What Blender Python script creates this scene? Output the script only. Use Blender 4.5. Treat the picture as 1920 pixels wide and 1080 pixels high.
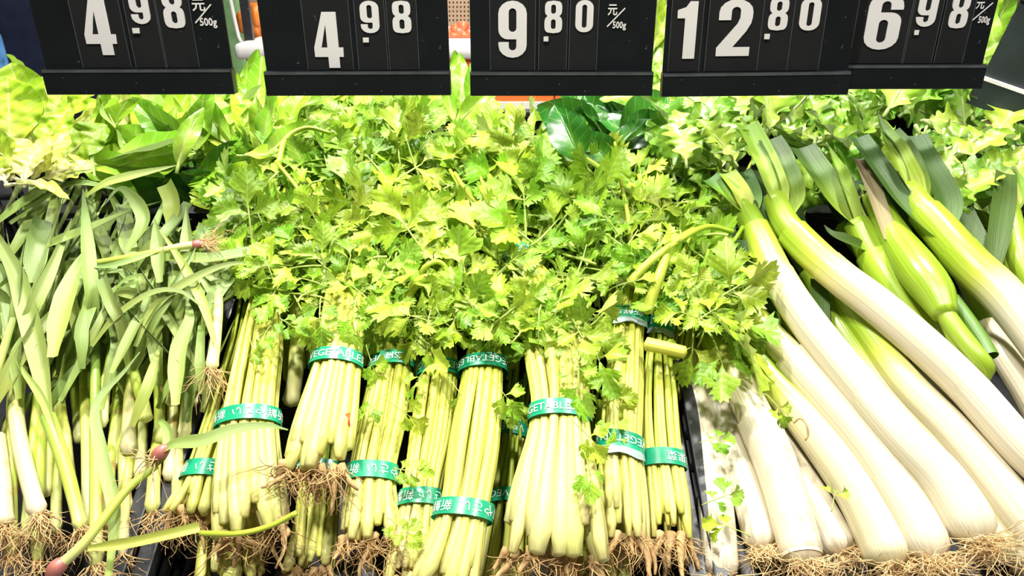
import bpy, math, random
import numpy as np
from mathutils import Vector, Matrix
from mathutils.geometry import tessellate_polygon

# ------------------------------------------------------------------ camera, light, exposure
SC = bpy.context.scene
COL = SC.collection
for o in list(bpy.data.objects): bpy.data.objects.remove(o)
F = 1387.0; PITCH = math.radians(24.0); CAM = np.array([0.0, 0.0, 1.5])
cd = bpy.data.cameras.new('camera'); cam = bpy.data.objects.new('camera', cd); COL.objects.link(cam)
cd.sensor_width = 36.0; cd.lens = F/1920*36.0; cd.clip_start = 0.02; cd.clip_end = 60
cam.location = CAM; cam.rotation_euler = (math.pi/2-PITCH, 0, 0)
SC.camera = cam
SC.view_settings.view_transform = 'Standard'; SC.view_settings.look = 'None'
SC.view_settings.gamma = 1.0; SC.view_settings.use_curve_mapping = False
SC.view_settings.exposure = -0.90
W = bpy.data.worlds.new('shop_air'); SC.world = W; W.use_nodes = True
W.node_tree.nodes['Background'].inputs[0].default_value = (1.0, 0.985, 0.95, 1)
W.node_tree.nodes['Background'].inputs[1].default_value = 0.14
def ceiling_lamp(loc, aim, power, size):
    l = bpy.data.lights.new('ceiling_lamp', 'AREA'); l.shape = 'DISK'; l.size = size; l.energy = power
    l.color = (1.0, 0.975, 0.92); l.spread = math.radians(150)
    o = bpy.data.objects.new('ceiling_lamp', l); COL.objects.link(o); o.location = loc
    o.rotation_euler = (Vector(aim)-Vector(loc)).to_track_quat('-Z', 'Y').to_euler()
ceiling_lamp((-0.55, 1.12, 2.80), (-0.45, 1.0, 1.1), 64, 0.14)
ceiling_lamp((0.65, 1.08, 2.80), (0.5, 1.0, 1.1), 55, 0.14)
ceiling_lamp((-0.30, 0.28, 2.75), (-0.2, 0.8, 1.0), 42, 0.14)
ceiling_lamp((0.95, 0.25, 2.75), (0.5, 0.8, 1.0), 27, 0.14)
ceiling_lamp((-0.2, 2.30, 2.85), (0.0, 2.3, 1.0), 46, 0.30)
ceiling_lamp((-0.2, 3.70, 2.85), (-0.2, 4.3, 1.0), 70, 0.30)  # added only to brighten the back wall, no fixture known there

# ------------------------------------------------------------------ geometry of the place
CF = np.array([0, math.cos(PITCH), -math.sin(PITCH)]); CU = np.array([0, math.sin(PITCH), math.cos(PITCH)])
CR = np.array([1.0, 0, 0])
def ray(px, py): return CF + CR*((px-960)/F) - CU*((py-540)/F)
A0 = CAM + ray(960, 1080)*0.75; A1 = CAM + ray(960, 330)*1.15
ET = (A1-A0)/np.linalg.norm(A1-A0); EN = np.cross(CR, ET); EN /= np.linalg.norm(EN)
SLOPE = math.atan2(ET[2], ET[1])
RT = np.array([0, math.cos(math.radians(9)), math.sin(math.radians(9))]); RN = np.cross(CR, RT)
def hit(px, py, p0, n):
    d = ray(px, py); return CAM + d*(np.dot(p0-CAM, n)/np.dot(d, n))
def P(px, py, h=0.0): return hit(px, py, A0+EN*h, EN)          # on the sloping front bed
def Q(px, py, h=0.0): return hit(px, py, A1+RN*h, RN)          # on the rear row of crates
def V(px, py, y): return hit(px, py, np.array([0, y, 0]), np.array([0, 1.0, 0]))
def depth(p): return float(np.dot(p-CAM, CF))
def m_per_px(p): return depth(p)/F

# ------------------------------------------------------------------ mesh building
class MB:
    def __init__(s): s.v=[]; s.t=[]; s.q=[]; s.g=[]; s.l=[]; s.n=0; s.mi=[]
    def add(s, v, tris=None, quads=None, g=0.0, lc=None):
        v = np.asarray(v, float); n = len(v)
        s.v.append(v); s.g.append(np.broadcast_to(np.asarray(g, float), (n,)).copy())
        s.l.append(np.zeros((n,3)) if lc is None else np.asarray(lc, float))
        if tris is not None and len(tris): s.t.append(np.asarray(tris, int)+s.n)
        if quads is not None and len(quads): s.q.append(np.asarray(quads, int)+s.n)
        s.n += n
    def mesh(s, name, origin=None, mats=(), smooth=True):
        v = np.concatenate(s.v); 
        if origin is not None: v = v-np.asarray(origin)
        t = np.concatenate(s.t) if s.t else np.zeros((0,3), int); q = np.concatenate(s.q) if s.q else np.zeros((0,4), int)
        m = bpy.data.meshes.new(name); nl = t.size+q.size; nf = len(t)+len(q)
        m.vertices.add(len(v)); m.vertices.foreach_set('co', v.astype(np.float32).ravel())
        m.loops.add(nl); m.loops.foreach_set('vertex_index', np.concatenate([q.ravel(), t.ravel()]).astype(np.int32))
        m.polygons.add(nf)
        m.polygons.foreach_set('loop_start', np.concatenate([np.arange(len(q))*4, len(q)*4+np.arange(len(t))*3]).astype(np.int32))
        m.polygons.foreach_set('use_smooth', np.full(nf, smooth, bool))
        a = m.attributes.new('g', 'FLOAT', 'POINT'); a.data.foreach_set('value', np.concatenate(s.g).astype(np.float32))
        a = m.attributes.new('lc', 'FLOAT_VECTOR', 'POINT'); a.data.foreach_set('vector', np.concatenate(s.l).astype(np.float32).ravel())
        m.update(calc_edges=True); m.validate()
        for k in mats: m.materials.append(k)
        return m
def link(name, data, parent=None, loc=None, mat4=None):
    o = bpy.data.objects.new(name, data); COL.objects.link(o)
    if parent is not None: o.parent = parent
    if mat4 is not None: o.matrix_basis = mat4
    elif loc is not None: o.location = loc
    return o
def thing(name, label, cat, loc, group=None):
    o = link(name, None, loc=tuple(loc)); o.empty_display_size = 0.02
    return tag(o, label, cat, group)
def tag(o, label, cat, group=None):
    o['label'] = label; o['category'] = cat
    if group: o['group'] = group
    return o
def struct(o): o['kind'] = 'structure'; return o
def part(name, mb, mat, root, smooth=True):
    return link(name, mb.mesh(name, np.array(root.location), [mat], smooth), root)
def sub(name, mb, mat, par, root, smooth=True):
    return link(name, mb.mesh(name, np.array(root.location), [mat], smooth), par)

def smoothstep(a, b, x): t = np.clip((np.asarray(x, float)-a)/(b-a), 0, 1); return t*t*(3-2*t)
def spline(pts, n):
    """Catmull-Rom through rows of pts (any columns), n samples, near-uniform in length."""
    p = np.asarray(pts, float)
    if len(p) == 2: u = np.linspace(0, 1, n)[:, None]; return p[0]*(1-u)+p[1]*u
    p = np.vstack([2*p[0]-p[1], p, 2*p[-1]-p[-2]])
    out = []
    for i in range(1, len(p)-2):
        u = np.linspace(0, 1, 17)[:-1, None]; a, b, c, d = p[i-1:i+3]
        out.append(0.5*((2*b)+(c-a)*u+(2*a-5*b+4*c-d)*u**2+(3*b-a-3*c+d)*u**3))
    out.append(p[-2][None]); q = np.vstack(out)
    s = np.r_[0, np.cumsum(np.linalg.norm(np.diff(q[:, :3], axis=0), axis=1))]
    t = np.linspace(0, s[-1], n)
    return np.stack([np.interp(t, s, q[:, k]) for k in range(q.shape[1])], 1)
def unit(a): a = np.asarray(a, float); return a/np.maximum(np.linalg.norm(a, axis=-1, keepdims=True), 1e-12)
def frames(path, ref):
    t = unit(np.gradient(path, axis=0)); ref = np.asarray(ref, float)
    n = np.zeros_like(t); cur = ref
    for i in range(len(t)):
        cur = cur-t[i]*np.dot(cur, t[i]); L = np.linalg.norm(cur)
        cur = cur/L if L > 1e-6 else np.array([0, 0, 1.0]); n[i] = cur
    b = np.cross(t, n)
    return t, n, b
def tube(mb, path, rad, seg=10, ref=None, ribs=0.0, flat=1.0, g=0.0, caps=True, phase=0.0):
    path = np.asarray(path); N = len(path); rad = np.broadcast_to(np.asarray(rad, float), (N,))
    t, n, b = frames(path, EN if ref is None else ref)
    a = np.arange(seg)/seg*2*math.pi+phase
    k = 1+ribs*np.where(np.arange(seg) % 2 == 0, 1, -1)
    ring = np.cos(a)[None, :, None]*b[:, None, :]+flat*np.sin(a)[None, :, None]*n[:, None, :]
    v = path[:, None, :]+ring*(rad[:, None]*k[None, :])[:, :, None]
    s = np.r_[0, np.cumsum(np.linalg.norm(np.diff(path, axis=0), axis=1))]
    lc = np.stack(np.broadcast_arrays(np.arange(seg)[None, :]/seg*1.0, s[:, None], 0.0), -1)
    i = np.arange(N-1)[:, None]*seg; j = np.arange(seg)[None, :]; j2 = (j+1) % seg
    quads = np.stack([i+j, i+j2, i+seg+j2, i+seg+j], -1).reshape(-1, 4)
    gg = np.repeat(np.broadcast_to(np.asarray(g, float), (N,)), seg)
    v = v.reshape(-1, 3); lc = lc.reshape(-1, 3)
    tris = None
    if caps:
        v = np.vstack([v, path[0]-t[0]*rad[0]*0.4, path[-1]+t[-1]*rad[-1]*0.4]); lc = np.vstack([lc, [0, 0, 0], [0, s[-1], 0]])
        gg = np.r_[gg, gg[0], gg[-1]]
        jj = np.arange(seg); c0 = N*seg; c1 = c0+1; e = (N-1)*seg
        tris = np.vstack([np.stack([np.full(seg, c0), (jj+1) % seg, jj], 1), np.stack([np.full(seg, c1), e+jj, e+(jj+1) % seg], 1)])
    mb.add(v, tris, quads, gg, lc)
def ribbon(mb, path, width, ref=None, fold=0.25, twist=0.0, g=0.8, cols=5, roll=0.0):
    """a strap leaf: width per sample, V fold, twist (rad) along the length."""
    path = np.asarray(path); N = len(path); width = np.broadcast_to(np.asarray(width, float), (N,))
    t, n, b = frames(path, EN if ref is None else ref)
    tw = roll+np.linspace(0, 1, N)*twist if np.isscalar(twist) else roll+np.asarray(twist)
    c, s_ = np.cos(tw)[:, None], np.sin(tw)[:, None]
    bb = b*c+n*s_; nn = n*c-b*s_
    x = np.linspace(-1, 1, cols)
    fold = np.broadcast_to(np.asarray(fold, float), (N,))
    v = path[:, None, :]+bb[:, None, :]*(x[None, :, None]*width[:, None, None]/2)+nn[:, None, :]*(np.abs(x)[None, :, None]**1.4*(width*fold)[:, None, None]/2)
    s = np.r_[0, np.cumsum(np.linalg.norm(np.diff(path, axis=0), axis=1))]
    lc = np.stack(np.broadcast_arrays((x[None, :]+1)/2*0.35+0*s[:, None], s[:, None], 0.0), -1)
    i = np.arange(N-1)[:, None]*cols; j = np.arange(cols-1)[None, :]
    quads = np.stack([i+j, i+j+1, i+cols+j+1, i+cols+j], -1).reshape(-1, 4)
    gg = np.repeat(np.broadcast_to(np.asarray(g, float), (N,)), cols)
    mb.add(v.reshape(-1, 3), None, quads, gg, lc.reshape(-1, 3))
def box(mb, lo, hi, M=None, g=0.0):
    x0, y0, z0 = lo; x1, y1, z1 = hi
    v = np.array([[x, y, z] for z in (z0, z1) for y in (y0, y1) for x in (x0, x1)], float)
    if M is not None: v = v@np.asarray(M)[:3, :3].T+np.asarray(M)[:3, 3]
    mb.add(v, None, [[0, 2, 3, 1], [4, 5, 7, 6], [0, 1, 5, 4], [2, 6, 7, 3], [0, 4, 6, 2], [1, 3, 7, 5]], g)
def bevel_mesh(me, w, seg=2):
    import bmesh
    bm = bmesh.new(); bm.from_mesh(me); bmesh.ops.bevel(bm, geom=bm.edges[:], offset=w, segments=seg, profile=0.7, affect='EDGES')
    bm.to_mesh(me); bm.free(); me.update(); return me

# ------------------------------------------------------------------ materials
def mat(name):
    m = bpy.data.materials.new(name); m.use_nodes = True; nt = m.node_tree; nt.nodes.clear()
    return m, nt
def N(nt, kind, **kw):
    n = nt.nodes.new(kind)
    for k, v in kw.items():
        if k.startswith('i_'): n.inputs[k[2:]].default_value = v
        else: setattr(n, k, v)
    return n
def srgb(r, g, b):
    f = lambda c: c/12.92 if c <= .04045 else ((c+.055)/1.055)**2.4
    return (f(r/255), f(g/255), f(b/255), 1)
def ramp(nt, stops):
    r = N(nt, 'ShaderNodeValToRGB'); e = r.color_ramp.elements
    while len(e) < len(stops): e.new(0.5)
    for k, (p, c) in enumerate(stops): e[k].position = p; e[k].color = c
    return r
def mixc(nt, blend, fac, a, b):
    n = N(nt, 'ShaderNodeMix', data_type='RGBA', blend_type=blend)
    for s, v in ((n.inputs[0], fac), (n.inputs[6], a), (n.inputs[7], b)):
        if hasattr(v, 'links'): nt.links.new(v, s)
        else: s.default_value = v
    return n.outputs[2]
def mth(nt, op, a, b=0.0, c=0.0):
    n = N(nt, 'ShaderNodeMath', operation=op)
    for s, v in zip(n.inputs, (a, b, c)):
        if hasattr(v, 'links'): nt.links.new(v, s)
        else: s.default_value = v
    return n.outputs[0]
def plain(name, col, rough=0.5, spec=0.5, noise=0.0, scale=20.0, metal=0.0, bump=0.0, specks=None, coat=0.0, emis=None):
    m, nt = mat(name); L = nt.links
    bs = N(nt, 'ShaderNodeBsdfPrincipled'); out = N(nt, 'ShaderNodeOutputMaterial'); L.new(bs.outputs[0], out.inputs[0])
    bs.inputs['Roughness'].default_value = rough; bs.inputs['Specular IOR Level'].default_value = spec; bs.inputs['Metallic'].default_value = metal
    bs.inputs['Coat Weight'].default_value = coat
    tc = N(nt, 'ShaderNodeTexCoord'); no = N(nt, 'ShaderNodeTexNoise', i_Scale=scale, i_Detail=4.0); L.new(tc.outputs['Object'], no.inputs['Vector'])
    d = tuple(c*(1-noise) for c in col[:3])+(1,); u = tuple(min(1, c*(1+noise)) for c in col[:3])+(1,)
    r = ramp(nt, [(0.3, d), (0.7, u)]); L.new(no.outputs[0], r.inputs[0]); c = r.outputs[0]
    if specks:
        n2 = N(nt, 'ShaderNodeTexNoise', i_Scale=specks[0], i_Detail=3.0, i_Roughness=0.65); L.new(tc.outputs['Object'], n2.inputs['Vector'])
        r2 = ramp(nt, [(specks[1], (0, 0, 0, 1)), (specks[1]+.05, (1, 1, 1, 1))]); L.new(n2.outputs[0], r2.inputs[0])
        c = mixc(nt, 'MIX', r2.outputs[0], c, specks[2])
    L.new(c, bs.inputs['Base Color'])
    if bump:
        b = N(nt, 'ShaderNodeBump', i_Strength=bump, i_Distance=0.002); L.new(no.outputs[0], b.inputs['Height']); L.new(b.outputs[0], bs.inputs['Normal'])
    if emis: bs.inputs['Emission Color'].default_value = emis[0]; bs.inputs['Emission Strength'].default_value = emis[1]
    return m
def plant(name, stops, rough=0.42, transl=0.0, streak=(40.0, 3.0, 0.18), var=0.14, back=None, veins=None, spots=None, bump=0.25, spec=0.4, hue=None):
    """vegetable skin: colour along 'g', fibres along 'lc', per-object variation, paler underside, leaf veins."""
    m, nt = mat(name); L = nt.links
    out = N(nt, 'ShaderNodeOutputMaterial'); bs = N(nt, 'ShaderNodeBsdfPrincipled')
    bs.inputs['Roughness'].default_value = rough; bs.inputs['Specular IOR Level'].default_value = spec
    ag = N(nt, 'ShaderNodeAttribute', attribute_name='g'); al = N(nt, 'ShaderNodeAttribute', attribute_name='lc')
    r = ramp(nt, stops); L.new(ag.outputs['Fac'], r.inputs[0]); c = r.outputs[0]
    oi = N(nt, 'ShaderNodeObjectInfo')
    mp = N(nt, 'ShaderNodeVectorMath', operation='MULTIPLY'); L.new(al.outputs['Vector'], mp.inputs[0]); mp.inputs[1].default_value = (streak[0], streak[1], 1)
    ad = N(nt, 'ShaderNodeVectorMath', operation='ADD'); L.new(mp.outputs[0], ad.inputs[0])
    cx = N(nt, 'ShaderNodeCombineXYZ'); L.new(mth(nt, 'MULTIPLY', oi.outputs['Random'], 57.0), cx.inputs[2]); L.new(cx.outputs[0], ad.inputs[1])
    no = N(nt, 'ShaderNodeTexNoise', i_Scale=1.0, i_Detail=3.0); L.new(ad.outputs[0], no.inputs['Vector'])
    lo = 1-streak[2]*1.6; hi = 1+streak[2]
    rs = ramp(nt, [(0.32, (lo, lo, lo*0.92, 1)), (0.68, (1, 1, 1, 1))]); L.new(no.outputs[0], rs.inputs[0])
    c = mixc(nt, 'MULTIPLY', 1.0, c, rs.outputs[0])
    h = N(nt, 'ShaderNodeHueSaturation'); L.new(c, h.inputs['Color'])
    L.new(mth(nt, 'MULTIPLY_ADD', oi.outputs['Random'], var*2, 1-var), h.inputs['Value'])
    L.new(mth(nt, 'MULTIPLY_ADD', mth(nt, 'FRACT', mth(nt, 'MULTIPLY', oi.outputs['Random'], 17.3)), (hue or 0.03), 0.5-(hue or 0.03)*0.55), h.inputs['Hue'])
    c = h.outputs[0]
    if spots:
        tc = N(nt, 'ShaderNodeTexCoord'); n2 = N(nt, 'ShaderNodeTexNoise', i_Scale=spots[0], i_Detail=4.0); L.new(tc.outputs['Object'], n2.inputs['Vector'])
        r2 = ramp(nt, [(spots[1], (0, 0, 0, 1)), (spots[1]+.1, (1, 1, 1, 1))]); L.new(n2.outputs[0], r2.inputs[0])
        c = mixc(nt, 'MIX', r2.outputs[0], c, spots[2])
    hgt = no.outputs[0]
    if veins:                               # (count, slant, width, colour mix, vein colour)
        sx = N(nt, 'ShaderNodeSeparateXYZ'); L.new(al.outputs['Vector'], sx.inputs[0])
        ax = mth(nt, 'ABSOLUTE', sx.outputs[0])
        f = mth(nt, 'FRACT', mth(nt, 'MULTIPLY', mth(nt, 'SUBTRACT', sx.outputs[1], mth(nt, 'MULTIPLY', ax, veins[1])), veins[0]))
        f = mth(nt, 'ABSOLUTE', mth(nt, 'SUBTRACT', f, 0.5))
        v1 = mth(nt, 'LESS_THAN', f, veins[2]); v2 = mth(nt, 'LESS_THAN', ax, veins[2]*0.16)
        vv = mth(nt, 'MAXIMUM', mth(nt, 'MULTIPLY', v1, 0.55), v2)
        c = mixc(nt, 'MIX', mth(nt, 'MULTIPLY', vv, veins[3]), c, veins[4])
        hgt = mth(nt, 'ADD', hgt, mth(nt, 'MULTIPLY', f, 1.2))
    if back:
        ge = N(nt, 'ShaderNodeNewGeometry'); c = mixc(nt, 'MIX', mth(nt, 'MULTIPLY', ge.outputs['Backfacing'], back[0]), c, back[1])
    L.new(c, bs.inputs['Base Color'])
    b = N(nt, 'ShaderNodeBump', i_Strength=bump, i_Distance=0.0015); L.new(hgt, b.inputs['Height']); L.new(b.outputs[0], bs.inputs['Normal'])
    if transl:
        tr = N(nt, 'ShaderNodeBsdfTranslucent'); g2 = N(nt, 'ShaderNodeGamma', i_Gamma=0.85); L.new(c, g2.inputs[0]); L.new(g2.outputs[0], tr.inputs[0])
        mx = N(nt, 'ShaderNodeMixShader', i_Fac=transl); L.new(bs.outputs[0], mx.inputs[1]); L.new(tr.outputs[0], mx.inputs[2]); L.new(mx.outputs[0], out.inputs[0])
    else: L.new(bs.outputs[0], out.inputs[0])
    return m
M = {}
M['stalk'] = plant('celery_stalk', [(0, srgb(236, 230, 156)), (0.25, srgb(228, 228, 112)), (0.6, srgb(204, 216, 78)), (1, srgb(146, 184, 40))], 0.34, 0.12, (30, 4, 0.10), 0.08, hue=0.02, spots=(38, 0.71, srgb(176, 150, 80)))
M['celery_leaf'] = plant('celery_leaf', [(0, srgb(188, 212, 76)), (0.5, srgb(146, 190, 40)), (1, srgb(106, 160, 28))], 0.40, 0.20, (9, 9, 0.16), 0.26, back=(0.55, srgb(206, 222, 130)), veins=(7, 0.9, 0.10, 0.30, srgb(206, 226, 140)), hue=0.05, spec=0.4)
M['allium'] = plant('leek_skin', [(0, srgb(234, 224, 198)), (0.28, srgb(232, 226, 160)), (0.46, srgb(210, 220, 92)), (0.62, srgb(164, 194, 50)), (0.78, srgb(106, 146, 44)), (1, srgb(72, 106, 52))], 0.30, 0.06, (60, 2.0, 0.17), 0.05, hue=0.015, bump=0.35, spec=0.55, spots=(26, 0.74, srgb(206, 160, 96)))
M['blade'] = plant('leek_leaf', [(0, srgb(214, 224, 112)), (0.35, srgb(146, 180, 56)), (0.6, srgb(84, 120, 40)), (1, srgb(58, 86, 44))], 0.40, 0.14, (150, 2.0, 0.20), 0.10, back=(0.3, srgb(120, 146, 84)), hue=0.03, bump=0.4, spec=0.3)
M['garlic'] = plant('garlic_stem', [(0, srgb(240, 226, 196)), (0.25, srgb(232, 230, 160)), (0.5, srgb(206, 220, 90)), (0.8, srgb(170, 200, 84)), (1, srgb(140, 176, 90))], 0.34, 0.06, (46, 2.0, 0.16), 0.10, hue=0.02, spots=(30, 0.62, srgb(196, 160, 92)))
M['garlic_leaf'] = plant('garlic_leaf', [(0, srgb(196, 208, 100)), (0.4, srgb(160, 182, 92)), (1, srgb(126, 152, 88))], 0.36, 0.16, (130, 2.0, 0.16), 0.16, back=(0.5, srgb(180, 196, 134)), hue=0.03, bump=0.4, spec=0.55)
M['bulb'] = plain('purple_garlic_skin', srgb(170, 104, 92), 0.4, noise=0.35, scale=60)
M['root'] = plain('root', srgb(206, 172, 118), 0.7, noise=0.3, scale=90)
M['root_brown'] = plain('celery_root', srgb(186, 152, 100), 0.8, noise=0.4, scale=70, bump=0.6)
M['root_pale'] = plain('leek_root', srgb(226, 194, 140), 0.7, noise=0.2, scale=80)
M['smooth_leaf'] = plant('smooth_leaf', [(0, srgb(206, 226, 110)), (0.5, srgb(160, 204, 52)), (1, srgb(120, 180, 38))], 0.33, 0.20, (6, 8, 0.12), 0.16, back=(0.65, srgb(196, 220, 140)), veins=(6, 0.7, 0.06, 0.45, srgb(206, 228, 140)), hue=0.04, spec=0.55)
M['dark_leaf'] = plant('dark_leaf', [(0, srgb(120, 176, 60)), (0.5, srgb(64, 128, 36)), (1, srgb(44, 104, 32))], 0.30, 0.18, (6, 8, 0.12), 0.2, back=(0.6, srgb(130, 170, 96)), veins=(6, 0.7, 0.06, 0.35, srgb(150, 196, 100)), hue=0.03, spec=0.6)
M['mustard_leaf'] = plant('mustard_leaf', [(0, srgb(200, 220, 120)), (0.5, srgb(150, 194, 60)), (1, srgb(116, 168, 44))], 0.36, 0.16, (8, 9, 0.14), 0.3, back=(0.65, srgb(188, 208, 140)), veins=(6, 0.8, 0.07, 0.4, srgb(204, 222, 150)), hue=0.05, spec=0.55)
M['lettuce_leaf'] = plant('lettuce_leaf', [(0, srgb(226, 232, 150)), (0.45, srgb(186, 214, 70)), (1, srgb(146, 192, 40))], 0.38, 0.32, (9, 9, 0.10), 0.10, veins=(7, 0.6, 0.07, 0.3, srgb(232, 240, 180)), hue=0.02, bump=0.6)
M['napa_leaf'] = plant('napa_leaf', [(0, srgb(240, 236, 200)), (0.4, srgb(232, 230, 140)), (1, srgb(206, 218, 76))], 0.35, 0.25, (9, 9, 0.10), 0.06, veins=(7, 0.6, 0.08, 0.4, srgb(250, 248, 224)), hue=0.02, bump=0.6)
M['tape'] = plain('green_tape', srgb(24, 152, 108), 0.28, 0.6, noise=0.10, scale=60, coat=0.3)
M['tape_clear'] = plain('clear_tape_edge', srgb(146, 164, 162), 0.3, 0.5, noise=0.05)
M['print'] = plain('white_print', srgb(232, 246, 236), 0.4, 0.4)
M['sign'] = plain('black_sign_plastic', srgb(20, 24, 26), 0.32, 0.45, noise=0.2, scale=14, specks=(110, 0.70, srgb(120, 124, 124)))
M['sign_card'] = plain('black_price_card', srgb(34, 34, 35), 0.24, 0.5, noise=0.12, scale=20, specks=(90, 0.70, srgb(130, 130, 130)))
M['sign_edge'] = plain('pale_sign_edge', srgb(74, 78, 80), 0.35, 0.5, noise=0.2, scale=60)  # paler tone for sign and card edges
M['digit'] = plain('white_digit', srgb(224, 220, 220), 0.45, 0.4, noise=0.03)
M['crate'] = plain('black_crate_plastic', srgb(44, 45, 48), 0.32, 0.6, noise=0.3, scale=40, specks=(60, 0.68, srgb(84, 84, 84)))
M['white_shell'] = plain('white_counter', srgb(226, 224, 220), 0.4, 0.4, noise=0.03)
M['orange_panel'] = plain('orange_panel', srgb(238, 118, 54), 0.4, 0.4, noise=0.05, scale=5)
M['steel'] = plain('steel', srgb(170, 172, 172), 0.3, 0.5, metal=1.0, noise=0.05)
M['navy'] = plain('navy_cloth', srgb(20, 24, 44), 0.85, 0.2, noise=0.2, scale=30)
M['scrap_red'] = plain('red_scrap', srgb(226, 84, 30), 0.5)
rnd = random.Random(11); rng = np.random.default_rng(11)

# ------------------------------------------------------------------ the setting
M['floor'] = plain('floor_tiles', srgb(206, 202, 194), 0.25, 0.5, noise=0.04, scale=3)
M['pegboard'] = plain('pegboard', srgb(196, 166, 138), 0.6, 0.3, noise=0.05)
M['hole'] = plain('peg_hole', srgb(74, 58, 46), 0.8, 0.2)
mb = MB(); box(mb, (-6, -3, -0.05), (6, 8, 0)); struct(link('floor', mb.mesh('floor', None, [M['floor']], False)))
mb = MB(); box(mb, (-6, 4.6, 0), (6, 4.7, 3.2)); wall = struct(link('wall_back', mb.mesh('wall_back', None, [M['pegboard']], False)))
hm = MB()
ha = np.arange(8)/8*2*math.pi
hm.add(np.vstack([np.stack([np.cos(ha)*.005, 0*ha, np.sin(ha)*.005], 1), [[0, 0, 0]]]), [[8, k, (k+1) % 8] for k in range(8)])
hmesh = hm.mesh('peg_hole', None, [M['hole']])
for r in range(6):
    for c in range(7):
        p = V(843+c*7.0, -4+r*8.3, 4.598); link('peg_hole', hmesh, wall, tuple(p))

# the display stand under the crates
stand = thing('display_stand', 'black sloping stand that carries the crates of vegetables', 'stand', (0, 0.9, 0))
fb = A0-EN*0.175; fr = fb+ET*0.66
mb = MB()
yz = [(fb[1]-.02, 0.05), (fb[1]-.02, fb[2]), (fr[1], fr[2]), (fr[1]+0.02, A1[2]-.15), (1.75, A1[2]-.06), (1.75, 0.05)]
vv = np.array([[x, y, z] for x in (-1.15, 1.15) for y, z in yz]); n6 = len(yz)
mb.add(vv, [[0, k, k+1] for k in range(1, n6-1)]+[[n6, n6+k+1, n6+k] for k in range(1, n6-1)], [[k, n6+k, n6+(k+1) % n6, (k+1) % n6] for k in range(n6)])
part('body', mb, M['crate'], stand, False)
mb = MB(); box(mb, (-1.1, fb[1]+.02, 0), (1.1, 1.7, 0.06)); part('plinth', mb, M['crate'], stand, False)

# black lattice crates
ucube = MB(); box(ucube, (-.5, -.5, -.5), (.5, .5, .5)); barmesh = bevel_mesh(ucube.mesh('bar', None, [M['crate']], False), 0.12, 2)
def bar(name, root, lo, hi):
    lo = np.array(lo); hi = np.array(hi)
    o = link(name, barmesh, root); o.location = tuple((lo+hi)/2); o.scale = tuple(np.maximum(hi-lo, 1e-4)); return o
def crate(label, origin, tilt, w, d, h, bars):
    """origin = front left bottom corner; local x right, y up the slope, z out of the bed. bars: walls given single bars."""
    c = thing('vegetable_crate', label, 'crate', origin, 'black lattice vegetable crates'); c.rotation_euler = (tilt, 0, 0)
    t = 0.012; cell = 0.042
    bar('base', c, (0, 0, 0), (w, d, 0.008))
    for nm, lo, hi in (('rim', (0, 0, h-.012), (w, t+.006, h)), ('rim', (0, d-t-.006, h-.012), (w, d, h)), ('rim', (0, 0, h-.012), (t+.006, d, h)), ('rim', (w-t-.006, 0, h-.012), (w, d, h))):
        bar(nm, c, lo, hi)
    for side in 'fblr':
        L = w if side in 'fb' else d
        k = int(L/cell); st = L/k
        if side not in bars: k = 0
        def blk(a0, a1, z0, z1, th=t, off=0.0):
            if side == 'f': return (a0, off, z0), (a1, off+th, z1)
            if side == 'b': return (a0, d-th-off, z0), (a1, d-off, z1)
            if side == 'l': return (off, a0, z0), (off+th, a1, z1)
            return (w-th-off, a0, z0), (w-off, a1, z1)
        if k == 0:
            bar('side_panel', c, *blk(0, L, 0.008, h-.012, 0.006)); continue
        for i in range(k+1):
            a = min(max(i*st-.004, 0), L-.008); bar('upright', c, *blk(a, a+.008, 0.008, h-.012))
        for z in np.arange(0.03, h-.02, 0.034): bar('rail', c, *blk(0, L, z, z+.007, t*.8, .001))
        bar('side_panel', c, *blk(0, L, 0.008, h*0.36, 0.004, t+.001))
    return c
CH = 0.13
def fcorner(x): p = A0-EN*(CH+0.02)-ET*0.03; p = p.copy(); p[0] = x; return p
crate('black lattice crate of green garlic at the front left', fcorner(-1.005), SLOPE, 0.60, 0.60, CH, 'b')
crate('black lattice crate under the celery bunches in the middle', fcorner(-0.397), SLOPE, 0.60, 0.60, CH, 'lr')
crate('black lattice crate of leeks at the front right', fcorner(0.211), SLOPE, 0.62, 0.60, CH, 'l')
RA = math.radians(9)
def rcorner(x): p = P(960, 324, 0).copy()-RN*0.118+RT*0.012; p[0] = x; return p
crate('black lattice crate of lettuce and flat leaves, its front grid showing behind the garlic', rcorner(-1.01), RA, 0.60, 0.29, 0.115, 'f')
crate('black lattice crate behind the celery leaves', rcorner(-0.402), RA, 0.60, 0.29, 0.115, 'f')
crate('black lattice crate of jagged mustard greens at the rear right', rcorner(0.206), RA, 0.62, 0.29, 0.115, 'f')

# ------------------------------------------------------------------ far counter between the signs
cy = 2.75
ctr = thing('display_counter', 'white counter with an orange front panel across the aisle', 'counter', (0, cy, 0))
def zAt(py, y=cy): return V(960, py, y)[2]
xl = V(437, 90, cy)[0]; xr = V(1500, 90, cy)[0]
mb = MB(); box(mb, (xl+.03, cy+.03, zAt(193)), (xr, cy+.7, zAt(108))); part('front_panel', mb, M['orange_panel'], ctr, False)
me = MB(); box(me, (xl, cy, zAt(112)), (xr, cy+.75, zAt(82))); mm = bevel_mesh(me.mesh('top_rim', np.array(ctr.location), [M['white_shell']]), 0.025, 3); link('top_rim', mm, ctr)
mb = MB(); box(mb, (xl+.03, cy+.012, zAt(330)), (xr, cy+.7, zAt(193))); part('base_panel', mb, M['white_shell'], ctr, False)
mb = MB(); box(mb, (xl+.06, cy+.05, 0), (xr-.05, cy+.66, zAt(330))); part('plinth', mb, M['crate'], ctr, False)
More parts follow.
